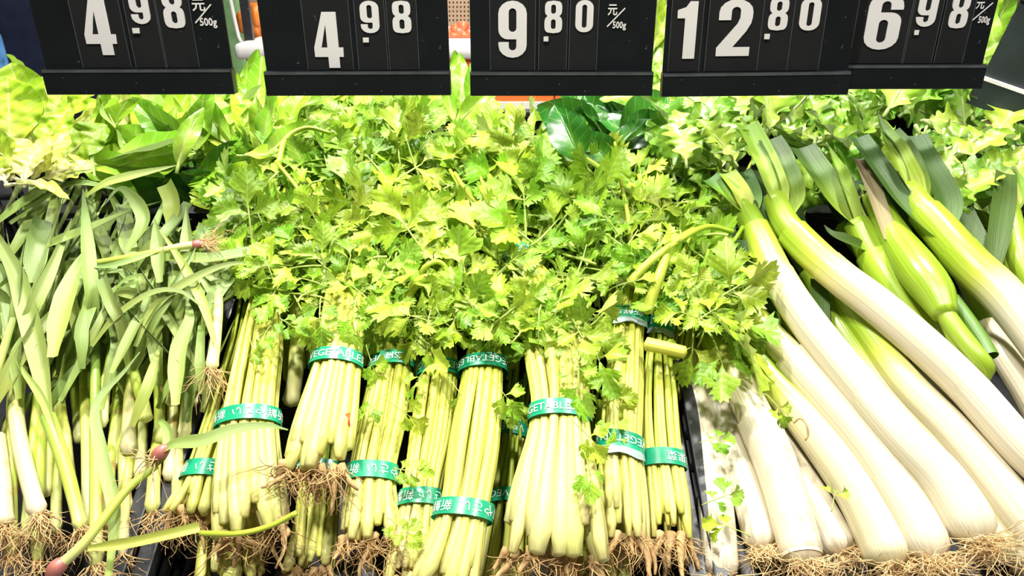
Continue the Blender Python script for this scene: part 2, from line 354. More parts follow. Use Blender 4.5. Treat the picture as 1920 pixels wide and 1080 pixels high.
for px in (912, 1040, 1180):
    p = V(px, 150, cy+.028); mb = MB(); box(mb, (p[0]-.002, cy+.024, zAt(193)), (p[0]+.002, cy+.031, zAt(112))); part('panel_seam', mb, M['crate'], ctr, False)
gp = V(458, 82, cy+.1)
tc_ = thing('glass_frame_post', 'slim white post beside a dark strip on the far counter end', 'post', (gp[0], cy+.1, zAt(82)-.01))
mb = MB(); tube(mb, spline([gp+[0, 0, -.02], gp+[-.018, 0, .03], gp+[-.035, 0, .30], gp+[-.04, 0, .5]], 12), 0.007, 8, ref=(0, 1, 0)); part('rail', mb, M['white_shell'], tc_)
mb = MB(); x0 = gp[0]
box(mb, (x0-.004, cy+.12, gp[2]-.02), (x0+.028, cy+.14, gp[2]+.5)); part('dark_strip', mb, M['crate'], tc_, False)
M['orange_blur'] = plain('carrot_pack', srgb(230, 130, 50), 0.35, 0.5, noise=0.3, scale=18)
M['pepper'] = plain('red_pepper_pack', srgb(236, 110, 70), 0.25, 0.6, noise=0.35, scale=24)
def lumpy(name, c, r, m, label, cat, squash=(1, 1, 1), seed=0, group=None, amp=.12):
    g = np.random.default_rng(seed); nu, nv = 20, 12
    u = np.arange(nu)/nu*2*math.pi; v = np.linspace(0, math.pi, nv)
    ph = g.uniform(0, 6, 4)
    uu, vv = np.meshgrid(u, v)
    rr = r*(1+amp*np.sin(3*uu+ph[0])*np.sin(vv)+amp*.6*np.cos(4*vv+ph[1]+2*np.sin(uu)))
    pts = np.stack([rr*np.cos(uu)*np.sin(vv)*squash[0], rr*np.sin(uu)*np.sin(vv)*squash[1], rr*np.cos(vv)*squash[2]], -1).reshape(-1, 3)
    q = [[a*nu+b, (a+1)*nu+b, (a+1)*nu+(b+1) % nu, a*nu+(b+1) % nu] for a in range(nv-1) for b in range(nu)]
    mb = MB(); mb.add(pts, None, q); o = link(name, mb.mesh(name, None, [m]), loc=tuple(c)); tag(o, label, cat, group); return o
for k, (px, py, w) in enumerate([(849, 66, 14), (862, 62, 15), (874, 66, 14), (855, 54, 11), (868, 50, 12), (838, 64, 14), (886, 62, 14), (900, 66, 14)]):
    p = V(px, py, cy+.22); lumpy('red_pepper', p, w*m_per_px(p)*.95, M['pepper'], 'orange-red vegetable heaped on the far white counter', 'vegetable', (1.1, .9, .85), k, 'red vegetables on the far counter')
for k, (px, py, w) in enumerate([(466, 42, 22), (480, 30, 22), (478, 58, 16), (492, 50, 16)]):
    p = V(px, py, cy+.3); lumpy('orange_pack', p, w*m_per_px(p), M['orange_blur'], 'orange vegetable pack beside the white post on the far counter', 'vegetable', (1, .8, 1), 40+k, 'orange packs by the white post')
mb = MB(); p = V(432, 40, 3.6); box(mb, (p[0]-.12, 3.55, 0.0), (p[0]+.06, 3.7, 1.62)); M['green_far'] = plain('far_green_stack', srgb(126, 168, 112), 0.8, noise=0.35, scale=9)
tag(link('green_cabinet', bevel_mesh(mb.mesh('green_cabinet', None, [M['green_far']]), .02)), 'pale green cabinet far behind the leftmost gap between signs', 'cabinet')

# shopper in a navy coat behind the leftmost sign
def shopper():
    px = V(22, 60, 2.2)[0]; y = 2.2; S = 1.0
    J = {'pel': (0, 0, .95), 'wa': (0, 0, 1.12), 'ch': (0, .01, 1.32), 'ne': (0, .01, 1.47), 'hd': (0, -.01, 1.56), 'tp': (0, 0, 1.70),
         'sl': (-.17, .01, 1.40), 'el': (-.23, -.01, 1.13), 'wl': (-.20, -.14, .95), 'hl': (-.19, -.19, .90),
         'sr': (.17, .01, 1.40), 'er': (.23, -.01, 1.13), 'wr': (.20, -.14, .95), 'hr': (.19, -.19, .90),
         'ql': (-.09, 0, .90), 'kl': (-.10, -.02, .50), 'al': (-.10, .03, .09), 'fl': (-.11, -.13, .035),
         'qr': (.09, 0, .90), 'kr': (.10, -.02, .50), 'ar': (.10, .03, .09), 'fr': (.11, -.13, .035)}
    R = {'pel': .155, 'wa': .15, 'ch': .165, 'ne': .06, 'hd': .085, 'tp': .07, 'sl': .085, 'el': .06, 'wl': .045, 'hl': .035, 'sr': .085, 'er': .06, 'wr': .045, 'hr': .035,
         'ql': .10, 'kl': .07, 'al': .05, 'fl': .04, 'qr': .10, 'kr': .07, 'ar': .05, 'fr': .04}
    E = [('pel', 'wa'), ('wa', 'ch'), ('ch', 'ne'), ('ne', 'hd'), ('hd', 'tp'), ('ch', 'sl'), ('sl', 'el'), ('el', 'wl'), ('wl', 'hl'), ('ch', 'sr'), ('sr', 'er'), ('er', 'wr'), ('wr', 'hr'),
         ('pel', 'ql'), ('ql', 'kl'), ('kl', 'al'), ('al', 'fl'), ('pel', 'qr'), ('qr', 'kr'), ('kr', 'ar'), ('ar', 'fr')]
    ks = list(J); me = bpy.data.meshes.new('skeleton'); me.from_pydata([J[k] for k in ks], [(ks.index(a), ks.index(b)) for a, b in E], [])
    o = bpy.data.objects.new('skeleton', me); COL.objects.link(o); o.modifiers.new('s', 'SKIN'); sd = o.modifiers.new('d', 'SUBSURF'); sd.levels = 2; sd.render_levels = 2
    for k, sv in zip(ks, me.skin_vertices[0].data): sv.radius = (R[k], R[k]*.8); sv.use_root = (k == 'pel')
    b = bpy.data.meshes.new_from_object(o.evaluated_get(bpy.context.evaluated_depsgraph_get())); bpy.data.objects.remove(o)
    skin = plain('skin', srgb(214, 168, 138), .5); hair = plain('hair', srgb(28, 22, 20), .5)
    for m_ in (M['navy'], skin, hair): b.materials.append(m_)
    for f in b.polygons:
        c = f.center; f.use_smooth = True
        f.material_index = 2 if (c.z > 1.62 or (c.z > 1.5 and c.y > .03)) else 1 if (c.z > 1.475 or (c.y < -.165 and .84 < c.z < 1)) else 0
    r = thing('person', 'person in a dark navy coat standing behind the leftmost price sign', 'person', (px, y, 0))
    link('body', b, r)
shopper()
bp = V(-22, 138, 2.05)
bag = MB(); box(bag, (-.09, -.05, -.14), (.035, .05, .10)); M['bag'] = plain('blue_bag', srgb(96, 150, 206), .4, noise=.5, scale=30)
tag(link('shopping_bag', bevel_mesh(bag.mesh('shopping_bag', None, [M['bag']]), .015), loc=tuple(bp)), 'light blue printed bag at the left edge by the navy coat', 'bag')

# ------------------------------------------------------------------ price signs
def rr(x0, y0, x1, y1, r, n=7):
    r = min(r, (x1-x0)/2, (y1-y0)/2); out = []
    for cx, cy_, a in ((x1-r, y1-r, 0), (x0+r, y1-r, 90), (x0+r, y0+r, 180), (x1-r, y0+r, 270)):
        for k in range(n): t = math.radians(a+90*k/(n-1)); out.append((cx+r*math.cos(t), cy_+r*math.sin(t)))
    return out
def arc(cx, cy_, rx, ry, a0, a1, n=9): return [(cx+rx*math.cos(math.radians(a0+(a1-a0)*k/(n-1))), cy_+ry*math.sin(math.radians(a0+(a1-a0)*k/(n-1)))) for k in range(n)]
def eight():
    prof = []
    for k in range(41):
        y = k/40; f = lambda c, h, w: w*max(0, 1-abs((y-c)/h)**3.2)**(1/3.2)
        prof.append((max(f(.275, .275, .26), f(.755, .245, .25)), y))
    return [(.26+x, y) for x, y in prof]+[(.26-x, y) for x, y in prof[::-1]]
nine = ([(0, .28), (0, .22)]+arc(.26, .22, .26, .22, 180, 360)+arc(.26, .78, .26, .22, 0, 180)+[(0, .50)]+arc(.17, .50, .17, .17, 180, 270, 6)+[(.33, .33), (.33, .20)]+arc(.26, .20, .07, .07, 0, -180, 7)+[(.19, .28)])
DIG = {'0': [rr(0, 0, .52, 1, .24), rr(.19, .14, .33, .86, .07)], '8': [eight(), rr(.19, .13, .33, .43, .07), rr(.19, .60, .33, .88, .07)],
       '9': [nine, rr(.19, .46, .33, .87, .07)], '6': [[(.52-x, 1-y) for x, y in nine], [(.52-x, 1-y) for x, y in rr(.19, .46, .33, .87, .07)]],
       '4': [[(.20, 1), (.46, 1), (.46, .37), (.545, .37), (.545, .20), (.46, .20), (.46, 0), (.25, 0), (.25, .20), (0, .20), (0, .37)], [(.25, .37), (.25, .78), (.135, .37)]],
       '1': [[(.14, 0), (.36, 0), (.36, 1), (.22, 1), (.15, .90), (0, .85), (0, .71), (.14, .71)]],
       '2': [[(0, 0), (.52, 0), (.52, .16), (.25, .16), (.44, .44), (.505, .58), (.52, .68), (.52, .78)]+arc(.26, .78, .26, .22, 0, 180)+[(0, .64), (.19, .64), (.19, .80)]+arc(.26, .80, .07, .07, 180, 0, 7)+[(.33, .68), (.30, .58), (0, .15)]],
       '.': [[(0, 0), (.1, 0), (.1, .1), (0, .1)]]}
def outline_mesh(name, loops, sx, sy, m, thick=0.0006):
    c = bpy.data.curves.new('tmp', 'CURVE'); c.dimensions = '2D'; c.fill_mode = 'BOTH'; c.extrude = thick
    for lp in loops:
        s = c.splines.new('POLY'); s.points.add(len(lp)-1); s.use_cyclic_u = True
        for k, (x, y) in enumerate(lp): s.points[k].co = (x*sx, y*sy, 0, 1)
    o = bpy.data.objects.new('tmp', c); COL.objects.link(o); dg = bpy.context.evaluated_depsgraph_get()
    me = bpy.data.meshes.new_from_object(o.evaluated_get(dg)); bpy.data.objects.remove(o); bpy.data.curves.remove(c)
    me.name = name; me.materials.clear(); me.materials.append(m); return me
_tx = {}
def text_mesh(body, bold=0.0):
    k = (body, bold)
    if k not in _tx:
        c = bpy.data.curves.new('tmp', 'FONT'); c.body = body; c.size = 1; c.offset = bold; c.resolution_u = 2
        o = bpy.data.objects.new('tmp', c); COL.objects.link(o); dg = bpy.context.evaluated_depsgraph_get()
        me = bpy.data.meshes.new_from_object(o.evaluated_get(dg)); bpy.data.objects.remove(o)
        v = np.array([x.co[:] for x in me.vertices]); me.calc_loop_triangles()
        t = np.array([x.vertices[:] for x in me.loop_triangles]); _tx[k] = (v, t)
    return _tx[k]
def text_part(name, body, par, m, x0, y0, x1, y1, z, bold=0.0):
    v, t = text_mesh(body, bold); lo = v.min(0); hi = v.max(0); w = v.copy()
    w[:, 0] = x0+(v[:, 0]-lo[0])/(hi[0]-lo[0])*(x1-x0); w[:, 1] = y0+(v[:, 1]-lo[1])/(hi[1]-lo[1])*(y1-y0); w[:, 2] = z
    mb = MB(); mb.add(w, t); return link(name, mb.mesh(name, None, [m], False), par)
SIGN_Y = 0.98
def sign(label, bl, br, Y, digits, unit=None, cards=True, tray_py=None):
    """bl, br: bottom corner pixels. local frame: x right, y up, z towards the shopper."""
    a = V(*bl, Y); b = V(*br, Y); w = b[0]-a[0]; cx = (a+b)/2
    s = thing('price_sign', label, 'price sign', cx, 'price signs hanging over the vegetables')
    roll = math.atan2(b[2]-a[2], w); s.rotation_euler = (math.pi/2, -roll, 0)
    def loc(px, py): q = V(px, py, Y)-cx; return np.array([q[0]*math.cos(roll)+q[2]*math.sin(roll), q[2]*math.cos(roll)-q[0]*math.sin(roll)])
    hw = w/2; H = 0.20; tr = loc((bl[0]+br[0])/2, tray_py)[1]
    mb = MB(); box(mb, (-hw, 0.002, -.004), (hw, H, 0)); link('board', bevel_mesh(mb.mesh('board', None, [M['sign']], False), .001, 1), s)
    mb = MB(); box(mb, (-hw-.001, 0, -.006), (hw+.001, tr, .009)); tray = link('bottom_tray', bevel_mesh(mb.mesh('bottom_tray', None, [M['sign']], False), .0015, 2), s)
    mb = MB(); box(mb, (-hw, tr-.004, .0085), (hw, tr-.0005, .0098)); link('pale_edge', mb.mesh('pale_edge', None, [M['sign_edge']], False), tray)  # paler strip along the tray's top edge
    mb = MB(); box(mb, (-hw, H-.012, -.004), (hw, H+.004, .006)); link('top_rail', mb.mesh('top_rail', None, [M['sign']], False), s)
    for x in (-hw*.7, hw*.7):
        mb = MB(); tube(mb, [(x, H, 0), (x, H+.06, 0), (x, H+.13, 0)], .0015, 6, ref=(0, 0, 1)); link('hook', mb.mesh('hook', None, [M['steel']]), s)
    z = .0008; edges = []
    for (ch, x0, y0, x1, y1) in digits:
        if ch == '.':
            lp = loc(x0, y1); hp = loc(x1, y0)
        else:
            lp = loc(x0, y1); hp = loc(x1, y0); c_ = loc((x0+x1)/2, (y0+y1)/2)
            wd = (x1-x0)*m_per_px(V((x0+x1)/2, (y0+y1)/2, Y))*0.95; lp = np.array([c_[0]-wd/2, lp[1]]); hp = np.array([c_[0]+wd/2, hp[1]])
            pad = wd*.30 if cards else 0
            mb = MB(); box(mb, (lp[0]-pad, tr+.001, 0), (hp[0]+pad, H-.014, z)); cd_ = link('price_card', mb.mesh('price_card', None, [M['sign_card']], False), s)
            cd_.location = (0, 0, .0003*len(edges)); edges.append(1)
            for xx in (lp[0]-pad, hp[0]+pad):
                mb = MB(); box(mb, (xx-.0004, tr+.001, z), (xx+.0004, H-.014, z+.0004)); link('card_edge', mb.mesh('card_edge', None, [M['sign_edge']], False), cd_)
        loops = DIG[ch]; mx = max(x for lpz in loops for x, y in lpz); my = max(y for lpz in loops for x, y in lpz)
        me = outline_mesh('digit', loops, (hp[0]-lp[0])/mx, (hp[1]-lp[1])/my, M['digit'])
        par = s
        o = link('decimal_point' if ch == '.' else 'digit', me, cd_ if ch != '.' else s); o.location = (lp[0], lp[1], .0016 if ch != '.' else .0034)
    if unit:
        (a0, b0, a1, b1), (c0, d0, c1, d1), (e0, f0, e1, f1) = unit
        p0 = loc(a0, b1); p1 = loc(a1, b0); text_part('unit_label', '元', s, M['digit'], p0[0], p0[1], p1[0], p1[1], .0012, 0.02)
        p0 = loc(e0, f1); p1 = loc(e1, f0); text_part('unit_label', '500g', s, M['digit'], p0[0], p0[1], p1[0], p1[1], .0012, 0.025)
        p0 = loc(c0, d1); p1 = loc(c1, d0); d_ = unit_v = (p1-p0)/np.linalg.norm(p1-p0); n_ = np.array([-d_[1], d_[0]])*.0008
        mb = MB(); mb.add([[*(p0-n_), .0012], [*(p1-n_), .0012], [*(p1+n_), .0012], [*(p0+n_), .0012]], None, [[0, 1, 2, 3]]); link('unit_slash', mb.mesh('unit_slash', None, [M['digit']], False), s)
    return s
sign('black hanging price sign reading 4.98, first from the left', (97, 176), (443, 175), SIGN_Y,
     [('4', 155, -4, 216, 103), ('9', 243, -22, 281, 45), ('8', 305, -22, 346, 53), ('.', 252, 52, 263, 62)], [(362, -2, 383, 21), (367, 8, 396, 43), (377, 33, 406, 53)], True, 128)
sign('black hanging price sign reading 4.98, second from the left', (505, 178), (845, 177), SIGN_Y,
     [('4', 587, 22, 644, 127), ('9', 675, 1, 712, 62), ('8', 735, 1, 772, 62), ('.', 682, 70, 692, 79)], None, True, 132)
sign('black hanging price sign reading 9.80 in the middle', (884, 178), (1219, 178), SIGN_Y,
     [('9', 933, 1, 989, 108), ('8', 1020, 1, 1055, 62), ('0', 1078, 0, 1113, 60), ('.', 1019, 68, 1028, 77)], [(1139, 8, 1158, 29), (1138, 15, 1172, 50), (1148, 40, 1174, 57)], True, 133)
sign('black hanging price sign reading 12.80', (1239, 180), (1583, 176), SIGN_Y,
     [('1', 1267, 2, 1306, 110), ('2', 1344, -2, 1410, 105), ('8', 1440, -5, 1478, 57), ('0', 1498, -5, 1538, 57), ('.', 1431, 63, 1442, 73)], None, True, 134)
sign('black hanging price sign reading 6.98, half behind its left neighbour', (1497, 166), (1832, 165), SIGN_Y+.022,
     [('6', 1622, -12, 1690, 93), ('9', 1719, -16, 1757, 50), ('8', 1780, -12, 1816, 53), ('.', 1711, 56, 1721, 65)], [(1828, -3, 1848, 17), (1822, 5, 1861, 38), (1831, 30, 1857, 47)], True, 120)
# a sixth board, turned away, at the right edge
s6 = thing('price_sign', 'dark grey blank sign board turned sideways at the right edge', 'price sign', V(1842, 142, 1.22), 'price signs hanging over the vegetables')
s6.matrix_basis = Matrix.Translation(s6.location)@Matrix.Rotation(math.radians(-52), 4, 'Z')@Matrix.Rotation(math.pi/2, 4, 'X')@Matrix.Rotation(math.radians(-13), 4, 'Z')
M['sign_grey'] = plain('grey_sign_back', srgb(40, 46, 48), .4, .45, noise=.15, scale=12, specks=(120, .72, srgb(140, 144, 144)))
for nm, lo, hi, m_ in (('board', (0, .0, -.004), (.22, .118, 0), 'sign_grey'), ('bottom_tray', (-.002, -.045, -.006), (.22, -.003, .008), 'sign_grey'), ('pale_edge', (-.002, -.004, .001), (.22, .001, .009), 'digit'), ('top_rail', (-.002, .118, -.006), (.22, .135, .006), 'sign_grey'), ('pale_edge', (-.002, .135, -.006), (.22, .139, .006), 'digit')):  # near-white strips edge the tray and the top rail
    mb = MB(); box(mb, lo, hi); link(nm, mb.mesh(nm, None, [M[m_]], False), s6)
rail = thing('sign_rail', 'thin steel rail from which the black price signs hang', 'rail', (0, SIGN_Y, 1.66))
mb = MB(); tube(mb, [(-1.3, SIGN_Y, 1.655), (0, SIGN_Y, 1.655), (1.3, SIGN_Y, 1.655)], .006, 8, ref=(0, 0, 1)); part('bar', mb, M['steel'], rail)

# ------------------------------------------------------------------ leaf shapes
def subdivide(v, t):
    v = list(map(tuple, v)); mid = {}; out = []
    def m(a, b):
        k = (min(a, b), max(a, b))
        if k not in mid: mid[k] = len(v); v.append(tuple((np.array(v[a])+np.array(v[b]))/2))
        return mid[k]
    for a, b, c in t:
        ab, bc, ca = m(a, b), m(b, c), m(c, a); out += [(a, ab, ca), (ab, b, bc), (ca, bc, c), (ab, bc, ca)]
    return np.array(v), np.array(out)
HALF = [(.03, .12), (.09, .27), (.20, .40), (.33, .48), (.47, .60), (.385, .60), (.45, .73), (.335, .70), (.31, .80), (.215, .70), (.165, .58), (.20, .74), (.29, .88), (.19, .86), (.17, .97), (.075, .92)]
def leaflet(g):
    sides = []
    j = lambda p: (p[0]*(1+g.normal()*.09), p[1]+g.normal()*.018)
    mid = [(0, .15), (0, .35), (0, .55), (0, .75)]
    V_ = [(0, 0)]+mid+[(0, 1.0)]
    verts = [np.array([x, y, 0.]) for x, y in V_]; tris = []
    for s in (1, -1):
        hp = [j(p) for p in HALF]; i0 = len(verts)
        verts += [np.array([s*x, y, 0.]) for x, y in hp]
        idx = [0]+list(range(i0, i0+len(hp)))+[5, 4, 3, 2, 1]
        tt = tessellate_polygon([[Vector(verts[k]) for k in idx]])
        for a, b, c in tt:
            a, b, c = idx[a], idx[b], idx[c]
            n = np.cross(verts[b]-verts[a], verts[c]-verts[a])[2]
            if abs(n) < 1e-9: continue
            tris.append((a, b, c) if n > 0 else (a, c, b))
    v, t = subdivide(verts, tris)
    lc = v.copy()
    f = g.uniform(.05, .5); dr = g.uniform(-.1, .55); ph = g.uniform(0, 6); cup = g.uniform(-.5, .5)
    v[:, 2] = np.abs(v[:, 0])*f-dr*v[:, 1]**2+.05*np.sin(9*v[:, 0]+7*v[:, 1]+ph)+cup*v[:, 0]**2
    return v, t, lc
def celery_leaf_mesh(g, kind=0):
    mb = MB(); th = g.uniform(-.25, .25)
    L = [((0, .42, 0), g.uniform(-10, 10), .60), ((0, .34, 0), 58, .50), ((0, .34, 0), -58, .50)]
    if kind: L += [((0, .02, 0), 66, .40), ((0, .02, 0), -66, .40)]
    droop = g.uniform(0, .35)
    def bend(p): p = np.array(p, float); p[..., 2] -= droop*np.maximum(p[..., 1]+.2, 0)**2; return p
    for o, a, s in L:
        v, t, lc = leaflet(g); a = math.radians(a+g.uniform(-14, 14)); s *= g.uniform(.85, 1.15); tl = g.uniform(-.5, .35); rl = g.uniform(-.5, .5)
        R = Matrix.Rotation(-a, 3, 'Z')@Matrix.Rotation(tl, 3, 'X')@Matrix.Rotation(rl, 3, 'Y')
        w = (v*s)@np.array(R).T+np.array(o)
        mb.add(bend(w), t, None, g.uniform(.2, .9)*np.ones(len(v))*.6+.4*np.clip(lc[:, 1], 0, 1)*g.uniform(.3, 1), lc)
    p = bend([(0, -.28, -.06), (0, -.15, 0), (0, 0, 0), (0, .2, 0), (0, .46, 0)])
    tube(mb, p, np.array([.016, .017, .016, .014, .008]), 6, ref=(0, 0, 1), g=0.35)
    return mb.mesh('leaf', None, [M['celery_leaf']])
glf = np.random.default_rng(3)
CLEAF = [celery_leaf_mesh(glf, k % 2) for k in range(14)]
def grid_leaf(g, wfun, length=1.0, nv=26, nu=8, fold=.25, curl=.3, ruf=.05, ruff_n=5, g0=0, g1=1, lobes=None, rib=.03, mat_='smooth_leaf', name='leaf', side=0.0, crinkle=0.0):
    v_ = np.linspace(0, 1, nv); u_ = np.linspace(-1, 1, nu*2+1); uu, vv = np.meshgrid(u_, v_)
    w = wfun(vv)
    if lobes is not None: w = np.where(True, w*(1-lobes[1]*(.5+.5*np.sign(np.sin(lobes[0]*2*math.pi*vv+lobes[2]*np.sign(uu)))*np.abs(np.sin(lobes[0]*2*math.pi*vv+lobes[2]*np.sign(uu)))**.6)), w)
    x = uu*w; y = vv*length+(-abs(uu)*0 if lobes is None else -.04*np.abs(uu)*w)
    ph = g.uniform(0, 6, 3)
    z = np.abs(x)*fold-curl*vv**2*length+ruf*np.abs(uu)**2*np.sin(ruff_n*6.28*vv+ph[0]+np.sign(uu)*ph[1])+.02*np.sin(5*x+9*y+ph[2])
    if crinkle: z = z+crinkle*(np.sin(17*x+3*np.sin(11*y+ph[0]))*np.sin(15*y+ph[1])+.6*np.sin(29*x+ph[2])*np.sin(27*y))
    x = x+side*vv**2
    lc = np.stack([x, y, 0*x], -1).reshape(-1, 3)
    n = nu*2+1; i = np.arange(nv-1)[:, None]*n; jj = np.arange(n-1)[None, :]
    q = np.stack([i+jj, i+jj+1, i+n+jj+1, i+n+jj], -1).reshape(-1, 4)
    gg = g0+(g1-g0)*np.clip(.75*vv+.45*np.abs(uu)*np.minimum(1, w*4), 0, 1)
    mb = MB(); mb.add(np.stack([x, y, z], -1).reshape(-1, 3), None, q, gg.ravel(), lc)
    ys = np.linspace(-.12, .8, 9); zz = -curl*np.maximum(ys, 0)**2*length-rib*.3
    if rib: tube(mb, np.stack([side*np.maximum(ys, 0)**2, ys*length, zz], 1), np.linspace(rib, rib*.2, 9), 6, ref=(0, 0, 1), g=0.0)
    return mb.mesh(name, None, [M[mat_]])
ovate = lambda a, b: (lambda v: b*np.sin(math.pi*np.clip(v, 0, 1)**a)**.8+.012)
def leaf_matrix(p, d, n, s):
    d = unit(d); n = np.asarray(n, float); n = n-d*np.dot(n, d); n = unit(n); x = np.cross(d, n)
    m = Matrix.Identity(4)
    for r in range(3):
        m[r][0] = x[r]*s; m[r][1] = d[r]*s; m[r][2] = n[r]*s; m[r][3] = p[r]
    return m

# ------------------------------------------------------------------ celery bunches
TXT = 'FRESH VEGETABLES  新鮮やさい  新鮮果菜  '
def roots_mesh(mb, base, dirn, n, length, spread, r, g, up=EN, curl=.5, mix=None):
    lat = unit(np.cross(dirn, up))
    for _ in range(n):
        L = length*g.uniform(.45, 1.15); a = g.normal()*spread; b = g.normal()*spread*.6
        d = unit(np.asarray(dirn)+lat*a+up*b); k = 7
        p = np.zeros((k, 3)); p[0] = base+lat*g.normal()*r*6+up*g.normal()*r*4
        for i in range(1, k):
            d = unit(d+lat*g.normal()*curl+up*(g.normal()*curl-.05)); p[i] = p[i-1]+d*L/(k-1)
        tube(mb, p, np.linspace(r, r*.35, k)*g.uniform(.7, 1.3), 4, g=g.uniform(0, 1), caps=False)
BUNCH = []
def celery(label, nodes, bands, n_shell=13, n_in=7, tone=0.0, seed=0, roots=1.0, flatT=.62, nacross=9.0, group='taped celery bunches'):
    """nodes: (px, py, h, width px) from root end to leaf tips; bands: (node position, text offset, upside down, clear edge)"""
    g = np.random.default_rng(100+seed)
    pts = np.array([np.r_[P(a, b, h), w*m_per_px(P(a, b, h))] for a, b, h, w in nodes])
    NS = 40; ax = spline(pts, NS)
    # node parameter -> sample index
    nn = [int(np.argmin(np.linalg.norm(ax[:, :3]-p[:3], axis=1))) for p in pts]
    C = ax[:, :3]; Wd = ax[:, 3]; T = np.minimum(Wd*flatT, .062)
    t, n, b = frames(C, EN); lat = -b if np.mean(b[:, 0]) < 0 else b
    root = thing('celery_bunch', label, 'celery', C[0]-EN*T[0]*.45, group)
    last = max(int(round(np.interp(k[0], range(len(nn)), nn))) for k in bands)
    neck = last
    shell = [(math.radians(a)+g.normal()*.05, g.uniform(.82, 1.0)) for a in np.linspace(-12, 192, n_shell)]
    inner = [(g.uniform(-2.6, -.4), g.uniform(.3, .95)) for _ in range(n_in//2)]+[(g.uniform(.2, 2.9), g.uniform(.25, .6)) for _ in range(n_in-n_in//2)]
    tips = []
    for si, (ph, rr_) in enumerate(shell+inner):
        i0 = int(g.integers(0, 3)) if si < n_shell else int(g.integers(0, 4)); i1 = int(np.clip(neck+g.integers(3, max(5, NS-neck)), neck+2, NS-1))
        idx = np.linspace(i0, i1, 24); f = lambda a: np.stack([np.interp(idx, np.arange(NS), a[:, k]) for k in range(a.shape[1])], 1)
        c_, l_, n_ = f(C), f(lat), f(n); w_ = np.interp(idx, np.arange(NS), Wd); t_ = np.interp(idx, np.arange(NS), T)
        r = np.clip(.60*w_/nacross, .0017, .0105)*g.uniform(.82, 1.32)
        past = np.clip((idx-neck)/(NS-neck), 0, 1); r = np.where(idx > neck, np.minimum(r, .0042)*(1-.62*past), r)
        fr_ = (idx-idx[0])/(idx[-1]-idx[0]); r = r*(1+.42*np.exp(-(fr_/.16)**2))*(1+.10*np.sin(g.uniform(0, 6)+idx*.4)); r[0] *= .55; r[1] *= .92
        wob = g.normal()*.12*np.sin(np.linspace(0, 3, 24)+g.uniform(0, 6)); rad_ = rr_*(1+past*g.uniform(-.5, .6))
        path = c_+l_*(np.cos(ph+wob)*rad_*(w_/2-r*.8))[:, None]+n_*(np.sin(ph+wob)*rad_*(t_/2-r*.8)+past*g.uniform(-.02, .03))[:, None]
        gg = np.clip(tone+.05+.75*np.linspace(0, 1, 24)**1.25+g.normal()*.05, 0, 1)
        mb = MB(); tube(mb, path, r, 14, ref=EN, ribs=.07, g=gg, phase=g.uniform(0, 1))
        part('stalk', mb, M['stalk'], root)
        tips.append((path[-1], unit(path[-1]-path[-3])))
    # tape
    for bi, (bk, off, flip, clear) in enumerate(bands):
        i = np.interp(bk, range(len(nn)), nn); I = int(round(i)); c = C[I]; w = Wd[I]; tt = T[I]
        a_, b_ = w/2+.0025, tt/2+.0025; hgt = .0185*g.uniform(.94, 1.08); K = 56
        ang = np.linspace(0, 2*math.pi, K, endpoint=False)
        tilt = g.uniform(-.12, .12)
        def ringp(phi, y, e=0.0):
            x = np.cos(phi)*(a_+e); zz = np.sin(phi)*(b_+e)
            yy = y+tilt*x
            grow = np.interp(I-np.asarray(yy)*0, np.arange(NS), np.ones(NS))
            return c+lat[I]*x[:, None]+n[I]*zz[:, None]+t[I]*np.asarray(yy)[:, None]*grow[:, None]
        dw = (Wd[min(I+1, NS-1)]-Wd[max(I-1, 0)])/max(1e-6, np.linalg.norm(C[min(I+1, NS-1)]-C[max(I-1, 0)]))
        rows = []; ys = [-.5, -.17, .17, .5]
        for y in ys: rows.append(ringp(ang, np.full(K, y*hgt), e=dw*.5*y*hgt))
        v = np.concatenate(rows); q = [[r_*K+k, r_*K+(k+1) % K, (r_+1)*K+(k+1) % K, (r_+1)*K+k] for r_ in range(3) for k in range(K)]
        mb = MB(); mb.add(v, None, q); tp = part('tape', mb, M['tape'], root)
        # white lettering running round the tape
        tv, tr_ = text_mesh(TXT, 0.0); em = .0125; ell = np.linspace(0, 2*math.pi, 721); seg = np.r_[0, np.cumsum(np.hypot(np.diff(np.cos(ell)*a_), np.diff(np.sin(ell)*b_)))]
        per = seg[-1]; top = seg[180]
        sx = (tv[:, 0]*em-off*em); sy = (tv[:, 1]-.36)*em
        keep = np.all(np.abs(sx[tr_]) < per*.40, axis=1)
        if flip: sx, sy = -sx, -sy
        s_ = (top-sx) % per; phi = np.interp(s_, seg, ell)
        mb = MB(); mb.add(ringp(phi, sy+.0, e=.0009), tr_[keep], None); sub('lettering', mb, M['print'], tp, root, False)
        if clear:
            mb = MB(); a2 = np.radians(np.linspace(12, 150, 24)); e0 = ringp(a2, np.full(24, -.5*hgt), e=.0003); e1 = ringp(a2, np.full(24, -.5*hgt-.009)+.0012*np.sin(a2*5), e=.0015)
            mb.add(np.concatenate([e0, e1]), None, [[k, k+1, 25+k, 24+k] for k in range(23)]); sub('clear_edge', mb, M['tape_clear'], tp, root)
